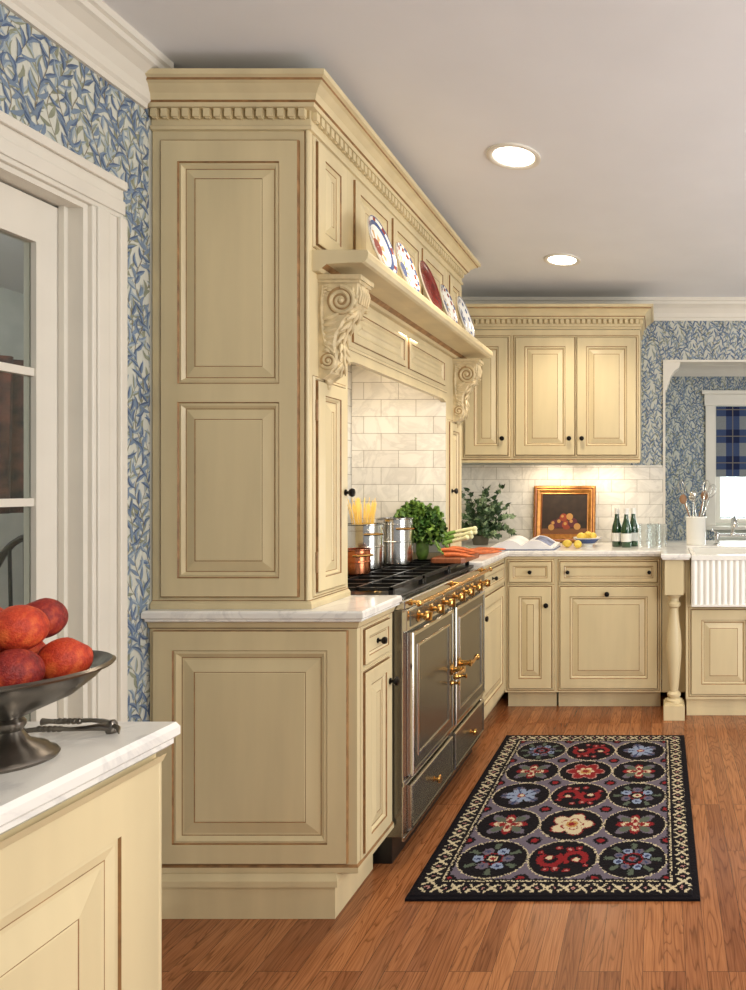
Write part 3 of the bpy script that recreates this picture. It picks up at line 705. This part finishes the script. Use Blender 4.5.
for i,(x,y,z,r) in enumerate([(-.810,.925,Zo,.031),(-.818,.860,Zo,.031),(-.880,.935,Zo,.031),(-.886,.868,Zo,.031),(-.842,.893,1.096,.031),(-.905,.905,1.096,.031),(-.868,.955,1.097,.029),(-.868,.836,1.088,.030)]):
    mb=MB(); mb.sphere((0,0,0),r,32,0,(.97,.97,.99)); 
    for k,p in enumerate(mb.v):
        d=p.normalized(); mb.v[k]=p*(1-.12*max(0,d.z-.90)/.10)
    mb.xf(Matrix.Translation((x,y,z))@Matrix.Rotation(random.uniform(-.9,.9),4,'X')@Matrix.Rotation(random.uniform(-.9,.9),4,'Y'))
    mk('blood_orange',mb,ORANGE if i in (0,2,4,5) else ORANGE2,label='ripe red-orange blood orange in the pewter bowl',cat='fruit',group='blood oranges in the bowl')
nc=thing('nutcracker','pewter lever nutcracker lying on the marble worktop','nutcracker',(-.84,1.0,.92))
for s in (0,1):
    mb=MB(); z=.928; q=-1 if s==0 else 1
    P=[(-.805,1.0+q*.004,z),(-.818,1.0+q*.007,z+.003),(-.832,1.0+q*.015,z+.004),(-.850,1.0+q*.019,z+.004),(-.872,1.0+q*.017,z+.004),(-.895,1.0+q*.016,z+.003),(-.915,1.0+q*.020,z+.002),(-.925,1.0+q*.018,z+.002)]
    mb.tube(P,[.004,.0055,.0038,.0032,.0036,.0042,.0036,.0055],10)
    for k in range(5): 
        t=k/4; mb.sphere((-.868-.03*t,1.0+q*.0165,z+.0035),.0048,8)
    mk('lever',mb,PEWTER,nc)
mb=MB(); mb.lathe((-.806,1.0,.9205),[(.007,0),(.008,.003),(.007,.013),(.004,.018),(0,.019)],seg=16); mb.tube([(-.806,1.0,.932),(-.790,.992,.930),(-.780,.980,.926)],[.0035,.003,.001],8); mk('pivot',mb,PEWTER,nc)

# ------------------------------------------------------------------ rug
rnoise=random.Random(4); 
def fl(a,c):
    W,H=.915,1.395; blk=(22,19,24); crm=(198,186,156); lil=(104,96,110); red=(132,34,38); blu=(136,150,176); grn=(86,96,82); pnk=(176,128,122); nav=(56,66,100)
    a+=rnoise.uniform(-.003,.003); c+=rnoise.uniform(-.003,.003)
    e=min(a,c,W-a,H-c)
    if e<.015: return blk
    if e<.085:
        if min(a,W-a)==e: s=c; Ls=H
        else: s=a; Ls=W
        nn=round(Ls/.058); per=Ls/nn
        p=(s%per)/per-.5; q=(e-.05)/.060
        if abs(abs(p)-abs(q))<.10 and abs(p)<.38 and abs(q)<.40: return crm
        if abs(p)>.44 and abs(q)<.10: return pnk
        return blk
    if e<.090: return crm
    if e<.100: return blk
    fw=W-.2;fh=H-.2; x=a-.1;y=c-.1
    pw=fw/3;ph=fh/5; i=int(min(2,x//pw)); j=int(min(4,y//ph)); dx=(x-(i+.5)*pw); dy=(y-(j+.5)*ph)
    R=.115; r=math.hypot(dx,dy); th=math.atan2(dy,dx)
    if r>R:
        if r<R+.004: return crm
        ux=pw/2-abs(dx);uy=ph/2-abs(dy)
        if math.hypot(ux,uy)<.014: return red
        if math.hypot(ux,uy)<.026: return blk
        return lil
    if i==1 and j%2==0:
        # open S-shaped scroll: point-symmetric wave with hooked ends
        fl_=1 if (j//2)%2==0 else -1
        X_=dx; Y_=dy*fl_
        if X_<0: X_,Y_=-X_,-Y_
        # right half: arc from centre out and hooking back
        d1=abs(math.hypot(X_-.042,Y_-.004)-.036); a1=math.atan2(Y_-.004,X_-.042)
        if d1<.0105 and not (-2.2<a1<-.9): return red
        d2=math.hypot(X_-.046,Y_+.006)
        if d2<.011: return crm
        if d2<.015: return red
        for (lx,ly,lr) in ((.018,.060,.015),(.050,.066,.012),(.082,-.040,.010),(.020,-.070,.012)):
            dd=math.hypot(X_-lx,Y_-ly)
            if dd<lr: return red if dd>lr*.45 else pnk
        return blk
    if i==1:
        n=5 if j==1 else 6; pr=.080*(.62+.38*abs(math.cos(th*n/2)))
        if r<.014: return red
        if r<.024: return (176,134,76)
        if j==3:
            if r<pr*.5: return crm
            if r<pr: return red
            if r<pr+.006: return pnk
            return blk
        if r<pr*.50: return crm
        if r<pr*.57: return red
        if r<pr: return crm
        if r<pr+.006: return red
        return blk
    if j%2==0:
        var=(i+j//2)%3; n=(6,5,8)[var]; t0=.3*j+i
        kk=round((th+t0)/(2*math.pi/n)); ang=kk*2*math.pi/n-t0; d=math.hypot(dx-.052*math.cos(ang),dy-.052*math.sin(ang))
        loc=th-ang
        if r<.010: return (red,crm,red)[var]
        if r<.017: return (crm,red,lil)[var]
        if var==1:
            if abs(loc*n/2.6)<1.5 and r<.084*max(0,math.cos(loc*n/2.6))**.8: return (lil if r>.06 else blu) if abs(loc)>.09 else nav
            return blk
        if d<.008: return nav
        if d<(.020 if n==6 else .016): return blu if kk%2 else lil
        ang2=abs(abs(loc)-math.pi/n)
        if .062<r<.098 and ang2<.11: return grn
        if abs(r-.034)<.003: return red
        return blk
    # small cross of red and cream with green leaves
    pr=.072*(.20+.80*abs(math.cos(th*2))**1.6); pg=.094*(.12+.88*abs(math.sin(th*2))**2.2)
    if r<.009: return crm
    if r<pr*.55: return red
    if r<pr*.75: return crm
    if r<pr: return red
    if r<pg*.80: return grn
    if r<pg: return lil
    return blk
rr=random.Random(2)
pattern_grid('area_rug',RUGM,fl,(-.790,2.105,.0005),X,Y,Z,.915,1.395,.0044,lambda a,c:.010+.0025*(1 if min(a,c,.9-a,1.385-c)>.01 else -1)+rr.uniform(-.0008,.0008),'black hooked wool rug with floral medallions and cross border','rug')

# ------------------------------------------------------------------ plates on mantel
def plate(y,R,scheme,label):
    mb=MB(); prof=[(.0,.004),(.30,.004),(.58,.005),(.64,.012),(.72,.018),(.86,.022),(.97,.026),(1,.028)]
    seg=48;Rg=[[V((R*r*math.cos(2*math.pi*k/seg),R*r*math.sin(2*math.pi*k/seg),z*R/.1*.8)) for k in range(seg)] for r,z in [(max(a,.02),b) for a,b in prof]]
    bk=[[V((p.x,p.y,p.z-.005)) for p in Rg[-1]]]+[[V((R*q*math.cos(2*math.pi*k/seg),R*q*math.sin(2*math.pi*k/seg),zz)) for k in range(seg)] for q,zz in ((.6,.001),(.02,-.001))]
    mb.rings(Rg+bk,0,cap0=True,cap1=True)
    n=seg
    for fi,fc in enumerate(mb.f):
        if len(fc)!=4: mb.m[fi]=0; continue
        k=fi//n; s=fi%n
        if k>=7: mb.m[fi]=0; continue
        mb.m[fi]=scheme(k,s)
    lean=math.radians(16)
    M=Matrix.Translation((-.925-R*math.sin(lean),y,1.996+R*math.cos(lean)+.001))@Matrix.Rotation(math.radians(90)-lean,4,'Y')
    mb.xf(M)
    return mk('plate',mb,[PORC,BLUEP,REDP,GOLDP,DARKR],label=label,cat='plate',group='plates on the mantel shelf')
def s1(k,s): return {0:2,1:3 if s%6<3 else 0,2:0,3:0,4:1,5:2 if s%6<2 else 0,6:1}[k]
def s2(k,s): return {0:1,1:0 if s%4<2 else 3,2:0,3:0,4:0 if s%4<2 else 2,5:1 if s%4<2 else 0,6:3}[k]
def s3(k,s): return 4
def s4(k,s): return {0:1,1:1 if s%6<3 else 0,2:0,3:0,4:1 if s%4<2 else 0,5:0,6:1}[k]
plate(2.29,.098,s1,'imari-style china plate leaning on the mantel'); plate(2.52,.096,s2,'blue and red china plate leaning on mantel'); plate(2.77,.103,s3,'dark oxblood plate with speckles leaning on mantel')
plate(3.01,.092,s2,'blue and red china plate leaning on mantel'); plate(3.27,.102,s4,'blue and white china plate leaning on mantel')

# ------------------------------------------------------------------ cookware
def pot(x,y,r,h,M,label,name='stock_pot'):
    t=thing(name,label,'pot',(x,y,GT)); mb=MB()
    mb.lathe((x,y,GT),[(0,0),(r-.006,0),(r,.006),(r,h*.5-.004),(r+.003,h*.5-.002),(r+.003,h*.5+.002),(r,h*.5+.004),(r,h-.03),(r+.0015,h-.029),(r+.0015,h-.024),(r,h-.023),(r,h-.006),(r+.005,h-.002),(r+.005,h),(r-.003,h),(r-.003,.01),(0,.008)],seg=40); mk('body',mb,M,t)
    for a in (-.7,-.7+math.pi):
        mb=MB(); c=V((x,y,GT+h*.78)); d=V((math.cos(a),math.sin(a),0)); e=V((-d.y,d.x,0))
        mb.tube([c+d*(r-.001)+e*.035,c+d*(r+.022)+e*.03,c+d*(r+.03),c+d*(r+.022)-e*.03,c+d*(r-.001)-e*.035],.0045,8); mk('handle',mb,BRASS,t)
    return t
pot(-1.245,2.86,.076,.19,STEEL,'polished steel pasta pot with brass handles on range')
pot(-1.188,3.05,.078,.205,STEEL,'tall polished steel stock pot on range')
pot(-1.20,2.68,.055,.10,COPPER,'small copper saucepan on range','saucepan')
mb=MB()
for i in range(60):
    a=random.uniform(0,6.28); r=random.uniform(0,.045); b0=V((-1.245+r*math.cos(a)*.5,2.86+r*math.sin(a)*.5,GT+.012)); tp=b0+V((random.uniform(-.05,.05),random.uniform(-.04,.04),.27+random.uniform(-.02,.02)))
    mb.tube([b0,tp],.0014,5)
mk('spaghetti',mb,PASTA,label='bundle of dry spaghetti standing in the pasta pot',cat='pasta',kind='stuff')
def leafball(mb,c,R,n,L,W,flat=1.0,mi=(0,1),up=.2,ruffle=.25,seed=1,ymax=9):
    rnd=random.Random(seed)
    for _ in range(n):
        th=rnd.uniform(0,6.28);ph=math.acos(rnd.uniform(-.3,1)); d=V((math.sin(ph)*math.cos(th),math.sin(ph)*math.sin(th),math.cos(ph)*flat+up)).normalized()
        p=V(c)+V((d.x*R[0],d.y*R[1],d.z*R[2]))*rnd.uniform(.3,1.0); t=V((rnd.uniform(-1,1),rnd.uniform(-1,1),rnd.uniform(-.5,.5)));t=(t-d*t.dot(d)).normalized(); d=(d+t*rnd.uniform(-.8,.8)).normalized(); sd=d.cross(V((rnd.uniform(-1,1),rnd.uniform(-1,1),rnd.uniform(-1,1)))).normalized(); nn=d.cross(sd)
        l=L*rnd.uniform(.7,1.3);w=W*rnd.uniform(.6,1.1);R_=[]
        for k in range(6):
            q=k/5; ww=w*(.2+1.1*math.sin(math.pi*min(1,q*.9+.08)))*.5*(1+.25*(-1)**k)
            row=[]
            for j in (-1,-.5,0,.5,1):
                pp=p+d*l*q+sd*ww*j+nn*(-.25*l*q*q+ruffle*w*(abs(j)**2)*math.sin(k*2.4+j*3))
                if pp.y>ymax: pp.y=ymax-.2*(pp.y-ymax)
                row.append(pp)
            R_.append(row)
        mb.rings(R_,rnd.choice(mi),closed=False,sm=True)
mb=MB(); leafball(mb,(-1.125,3.225,GT+.11),(.095,.055,.12),260,.048,.036,ruffle=.7,seed=4,ymax=3.312); leafball(mb,(-1.16,3.20,GT+.20),(.05,.04,.05),70,.046,.034,ruffle=.7,seed=14,ymax=3.312)
mb.lathe((-1.13,3.235,GT+.001),[(.02,0),(.03,.03),(.03,.07),(.02,.10)],seg=12,mats=1); mk('kale_bunch',mb,[LEAFG,LEAFL],label='curly green kale bunch behind the carrots',cat='vegetable',recalc=False)
mb=MB(); mb.sweep([(-.006,GT+.001),(0,GT+.005),(0,GT+.022),(-.005,GT+.026)],[(-1.015,3.04),(-.89,3.04),(-.875,3.055),(-.875,3.29),(-.89,3.305),(-1.015,3.305),(-1.03,3.29),(-1.03,3.055)],closed=True,capprof=True); mk('cutting_board',mb,BOARD,label='reddish wooden cutting board under the carrots',cat='cutting board')
BT=GT+.028
for i in range(8):
    row=i//5; yy=3.07+(i%5)*.046+row*.022; z=BT+.010+row*.019; ang=random.uniform(-.5,.5); L=random.uniform(.11,.15); x0=-1.00+random.uniform(-.01,.03)
    t=thing('carrot','fresh orange carrot lying on the cutting board','vegetable',(x0,yy,z),'carrots on the board')
    mb=MB(); P=[];rs=[]
    for k in range(9):
        q=k/8; P.append((x0+L*q*math.cos(ang),yy+L*q*math.sin(ang)*.3,z+.003*math.sin(q*5)-.006*q)); rs.append(.0095*(1-q)**.6*(1+.06*math.sin(k*3))+.0015 if q>0 else .007)
    mb.tube(P,rs,10); mk('root',mb,CARROT,t)
    mb=MB()
    for k in range(6): mb.tube([(x0,yy,z),(x0-.012,yy+random.uniform(-.006,.006),z+.012),(x0-.028,yy+random.uniform(-.014,.014),z+.032+random.uniform(-.01,.02))],[.003,.0022,.001],5)
    mk('stem',mb,LEAFL,t)
for i in range(5):
    t=thing('leek','young leek with white bulb and green top','vegetable',(-1.0,3.3,1.0),'leeks by the board'); z=BT+.050+.020*(i%3); yy=3.18+.024*i
    P=[(-.90+.012*(i%3),yy-.01,z+.030),(-.93,yy,z+.022),(-.97,yy+.004,z+.014),(-1.0,yy+.004,z+.006),(-1.02,yy+.004,z+.0)]
    mb=MB(); mb.sphere(P[0],.012,10); mb.tube(P[:3],[.010,.0085,.0075],10); mk('bulb',mb,LEEKW,t); mb=MB(); mb.tube(P[2:],[.0075,.010,.006],10); mk('leaf_top',mb,LEEKG,t)
for i,(x,y,a) in enumerate(((-1.02,3.70,.2),(-1.01,3.76,-.1),(-.99,3.82,.15),(-.97,3.64,.35))):
    t=thing('carrot','fresh orange carrot lying on the marble worktop','vegetable',(x,y,.92),'carrots on the worktop'); L=.17; z=.9345; P=[];rs=[]
    for k in range(9):
        q=k/8; P.append((x-.05+L*q*math.cos(a),y+L*q*math.sin(a),z)); rs.append(.0125*(1-q)**.55+.002 if q>0 else .009)
    mb=MB(); mb.tube(P,rs,10); mk('root',mb,CARROT,t)
    mb=MB()
    for k in range(4): mb.tube([P[0],(P[0][0]-.02,P[0][1]+random.uniform(-.006,.006),z+.006),(P[0][0]-.05,P[0][1]+random.uniform(-.012,.012),z+.02)],[.003,.0022,.001],5)
    mk('stem',mb,LEAFL,t)
bk=thing('cookbook','open cookbook with white pages lying on the worktop','book',(-.80,4.05,.92)); bx=-.80; by0,by1=3.92,4.18
mb=MB(); mb.box(bx-.19,bx+.19,by0,by1,.9203,.925); mk('cover',mb,BOOKC,bk)
for s in (-1,1):
    mb=MB(); R=[]
    for k in range(9):
        q=k/8; x=bx+s*.185*q; z=.926+.048*math.sin(math.pi*min(1,q*1.05+.06))*(1-.35*q)+.010
        R.append([V((x,by0+.005,.9255)),V((x,by0+.005,z)),V((x,by1-.005,z+.012)),V((x,by1-.005,.9255))])
    mb.rings(R,0,cap0=True,cap1=True,sm=False)
    R=[]
    for k in range(3,8):
        q=k/8; x=bx+s*.185*q; z=.926+.048*math.sin(math.pi*min(1,q*1.05+.06))*(1-.35*q)+.012
        R.append([V((x,by0+.04,z+.001)),V((x,by1-.04,z+.011))])
    if s==1: mb.rings(R,1,closed=False)
    mk('page_block',mb,[PAPER,INK],bk,recalc=False)
iv=thing('potted_ivy','bushy trailing ivy with pale-edged leaves on the worktop','plant',(-1.14,4.32,.92))
ix,iy=-1.14,4.32
mb=MB(); mb.lathe((ix,iy,.9203),[(0,0),(.045,0),(.055,.05),(.055,.06),(.045,.06),(0,.055)],seg=24); mk('pot',mb,BASKET,iv)
mb=MB(); rnd=random.Random(5)
def ivyleaf(p,d,l,mi):
    d=d.normalized(); sd=d.cross(V((rnd.uniform(-1,1),rnd.uniform(-1,1),rnd.uniform(-1,1)))).normalized(); nn=d.cross(sd)*.15
    b=len(mb.v)
    for (a,c,k) in ((0,0,0),(-.1,.42,0),(.25,.38,1),(.45,.5,0),(.55,.22,1),(1,0,0),(.55,-.22,1),(.45,-.5,0),(.25,-.38,1),(-.1,-.42,0)): mb.v.append(p+d*l*a+sd*l*c+nn*l*k)
    mb.face([b+i for i in range(10)],mi)
for _ in range(40):
    a=rnd.uniform(0,6.28); el=rnd.uniform(.1,1.3); L=rnd.uniform(.18,.35); p0=V((ix,iy,.975)); pts=[]
    for k in range(9):
        q=k/8; rr_=L*q*math.cos(el); zz=L*q*math.sin(el)*1.35-.20*q*q*L*2.2*math.cos(el)
        yy=max(4.22,min(p0.y+rr_*math.sin(a)*.6,4.48)); pts.append(V((min(p0.x+rr_*math.cos(a)*.8,-.94 if yy>0 else 0),yy,max(.945,p0.z+zz))))
    mb.tube(pts,.0018,5)
    for k in range(1,9):
        for _2 in range(2): ivyleaf(pts[k],V((rnd.uniform(-1,1),rnd.uniform(-.5,.3),rnd.uniform(-.3,.8))),rnd.uniform(.030,.044),rnd.choice((0,0,1)))
mk('foliage',mb,[IVY,IVYL],iv,recalc=False)
pf=thing('framed_painting','gilt framed dark still life leaning on the backsplash','painting',(-.63,4.47,.92))
W,H=.41,.375; th=math.radians(8)
Mf=Matrix.Translation((-.835,4.458,.9225))@Matrix.Rotation(-th,4,'X')
mb=MB(); mb.panel((0,0,0),X,Z,-Y,W,H,[(0,-.012,0),(0,.006,0),(.006,.014,0),(.014,.016,0),(.022,.010,1),(.030,.012,0),(.048,.006,0),(.054,.008,0),(.058,.0,1)]); mb.f.pop();mb.m.pop();mb.sm.pop()
mb.xf(Mf); mk('frame',mb,[GILT,BOARD],pf,recalc=False)
mb=MB(); mb.box(.056,W-.056,-.001,.004,.056,H-.056,0); cols=[(.14,.12,.030,1),(.18,.13,.034,1),(.22,.115,.030,2),(.26,.13,.032,1),(.20,.165,.026,2),(.29,.105,.022,3),(.12,.10,.02,3),(.24,.17,.022,3)]
mb.box(.058,W-.058,-.0016,-.001,.058,.092,4)
for k,(x,z,r,m) in enumerate(cols):
    ctr=V((x,-.0018-.0003*k,z)); mb.lathe(ctr,[(r,0),(r,.0002)],axis=(0,-1,0),seg=20,mats=m,sm=False); mb.lathe(ctr+V((-r*.3,-.0003,r*.3)),[(r*.35,0),(r*.35,.0001)],axis=(0,-1,0),seg=12,mats=3,sm=False)
mb.xf(Mf)
mk('canvas',mb,[PAINTBG,mat('paint_purple',(86,36,44),.5),mat('paint_red',(140,58,36),.5),mat('paint_gold',(180,134,74),.5),mat('paint_brown',(110,70,42),.5)],pf)
mb=MB(); lb=V((-.45,4.20,.9202)); mb.lathe(lb,[(0,0),(.035,0),(.035,.008),(.05,.02),(.085,.05),(.09,.055),(.086,.056),(.05,.028),(0,.016)],seg=32,mats=[0,0,0,1,0,1,0,0]); mk('fruit_dish',mb,[PORC,BLUEP],label='blue and white china dish filled with lemons',cat='bowl')
def lemon(x,y,z,r,grp,a):
    mb=MB(); n=14; mb.lathe((0,0,-r*1.3),[(r*max(0.02,math.sin(math.pi*k/n)**.75*(1 if 0<k<n else 0)),r*2.6*k/n) for k in range(n+1)],seg=18)
    mb.xf(Matrix.Translation((x,y,z))@Matrix.Rotation(a,4,'Z')@Matrix.Rotation(math.radians(88),4,'Y')); mk('lemon',mb,LEMON,label='whole yellow lemon near the china dish',cat='fruit',group=grp)
for (x,y,z,a) in ((-.485,4.19,.982,.4),(-.415,4.205,.982,1.4),(-.45,4.25,.986,2.9)): lemon(x,y,z,.024,'lemons in the dish',a)
for (x,y,a) in ((-.56,4.10,.2),(-.49,4.05,1.0)): lemon(x,y,.9205+.025,.024,'lemons on the worktop',a)
for (x,y) in ((-.265,4.18),(-.205,4.13),(-.165,4.21)):
    t=thing('glass_bottle','green glass bottle with white label and foil cap','bottle',(x,y,.92),'green bottles by the lemons')
    mb=MB(); mb.lathe((x,y,.9202),[(0,0),(.028,0),(.031,.006),(.031,.10),(.029,.125),(.018,.160),(.0135,.185),(.013,.215),(0,.215)],seg=24); mk('body',mb,BOTG,t)
    mb=MB(); mb.lathe((x,y,.9202),[(.0316,.035),(.0316,.085)],seg=24,cap=False); mk('label',mb,LABEL,t)
    mb=MB(); mb.lathe((x,y,.9202),[(.0136,.200),(.015,.201),(.015,.236),(0,.237)],seg=20); mk('cap',mb,LABEL,t)
for (x,y) in ((-.10,4.17),(-.045,4.10),(-.035,4.22),(.015,4.15)):
    mb=MB(); mb.lathe((x,y,.9202),[(0,0),(.024,0),(.026,.004),(.031,.14),(.0295,.14),(.0245,.012),(0,.010)],seg=24); mk('drinking_glass',mb,TUMB,label='clear straight-sided drinking glass on the worktop',cat='glass',group='drinking glasses by the bottles')
ux,uy=.230,4.35
mb=MB(); mb.lathe((ux,uy,.9202),[(0,0),(.058,0),(.062,.006),(.064,.165),(.068,.172),(.066,.178),(.058,.176),(.056,.02),(0,.016)],seg=32); mk('utensil_crock',mb,PORC,label='white ceramic crock full of utensils by sink',cat='crock')
rnd=random.Random(9)
for i in range(7):
    a=i*.9; b0=V((ux+.02*math.cos(a+2),uy+.02*math.sin(a+2),.945)); tp=V((ux+.085*math.cos(a),uy+.06*math.sin(a),1.19+.06*rnd.random()))
    kind=i%3; nm=('whisk','wooden_spoon','ladle')[kind]; lb_=('wire balloon whisk standing in the crock','wooden spoon standing in the white crock','steel ladle standing in the white crock')[kind]
    t=thing(nm,lb_,'utensil',b0); mb=MB(); mb.tube([b0,tp],.004,8); mk('handle',mb,UTWOOD if kind==1 else STEEL,t)
    mb=MB(); d=(tp-b0).normalized()
    if kind==0:
        e=d.orthogonal().normalized(); g=d.cross(e)
        for q in range(4):
            dd=e*math.cos(q*math.pi/4)+g*math.sin(q*math.pi/4); mb.tube([tp+d*(.045*(1-math.cos(math.pi*2*k/12)))+dd*.026*math.sin(2*math.pi*k/12) for k in range(13)],.0014,5)
    else: mb.sphere(tp+d*.02,.024,12,0,(1,.4,1.3) if kind==1 else (1,.7,1))
    mk('head',mb,UTWOOD if kind==1 else STEEL,t)

# ------------------------------------------------------------------ lights
for (x,y) in ((-.55,2.56),(-.535,3.72)):
    t=thing('recessed_light','round recessed ceiling downlight with white trim ring','ceiling light',(x,y,CH-.01),'recessed ceiling lights')
    mb=MB(); mb.lathe((x,y,CH-.0005),[(.100,0),(.100,-.006),(.092,-.009),(.080,-.006),(.076,-.002)],seg=40,cap=False); mk('trim_ring',mb,WHITE,t)
    mb=MB(); mb.lathe((x,y,CH-.003),[(.001,0),(.077,0)],seg=32,cap=False); mk('lamp',mb,FROST,t)
    l=bpy.data.lights.new('downlight','SPOT'); l.energy=42; l.color=(1,.85,.66); l.spot_size=math.radians(125); l.spot_blend=.7; l.shadow_soft_size=.07
    o=bpy.data.objects.new('downlight',l); COL.objects.link(o); o.location=(x,y,CH-.03)
def area(loc,target,sx,sy,p,col):
    l=bpy.data.lights.new('area','AREA'); l.shape='RECTANGLE'; l.size=sx; l.size_y=sy; l.energy=p; l.color=col
    o=bpy.data.objects.new('area_light',l); COL.objects.link(o); o.location=loc
    o.rotation_euler=(V(target)-V(loc)).to_track_quat('-Z','Y').to_euler(); return o
area((1.6,-.6,2.1),(-1.2,2.6,1.1),.9,.8,52,(1,.94,.85))
area((2.9,2.0,1.7),(-1,3.0,.7),1.2,1.2,34,(1,.97,.93))
area((2.3,1.6,.7),(1.0,2.8,2.53),1.6,2.2,46,(.96,.99,1))  # uplight added out of view to brighten the ceiling
area((.85,5.7,1.5),(.3,3.5,.8),.9,1.0,36,(.92,.96,1))
area((-2.6,2.2,2.4),(-3.4,3.6,1.4),.8,.8,40,(.95,.98,1))  # unseen fill lamp added to brighten the room beyond the glazed door
for x in (-.72,-.36): area((x,4.36,1.428),(x,4.42,.92),.22,.05,1.3,(1,.82,.60))
area((-1.28,2.8,1.90),(-1.28,2.8,.9),.5,.2,5.0,(1,.84,.64))
w=bpy.data.worlds.new('world'); SC.world=w; w.use_nodes=True
w.node_tree.nodes['Background'].inputs[0].default_value=(.88,.89,.91,1); w.node_tree.nodes['Background'].inputs[1].default_value=.36
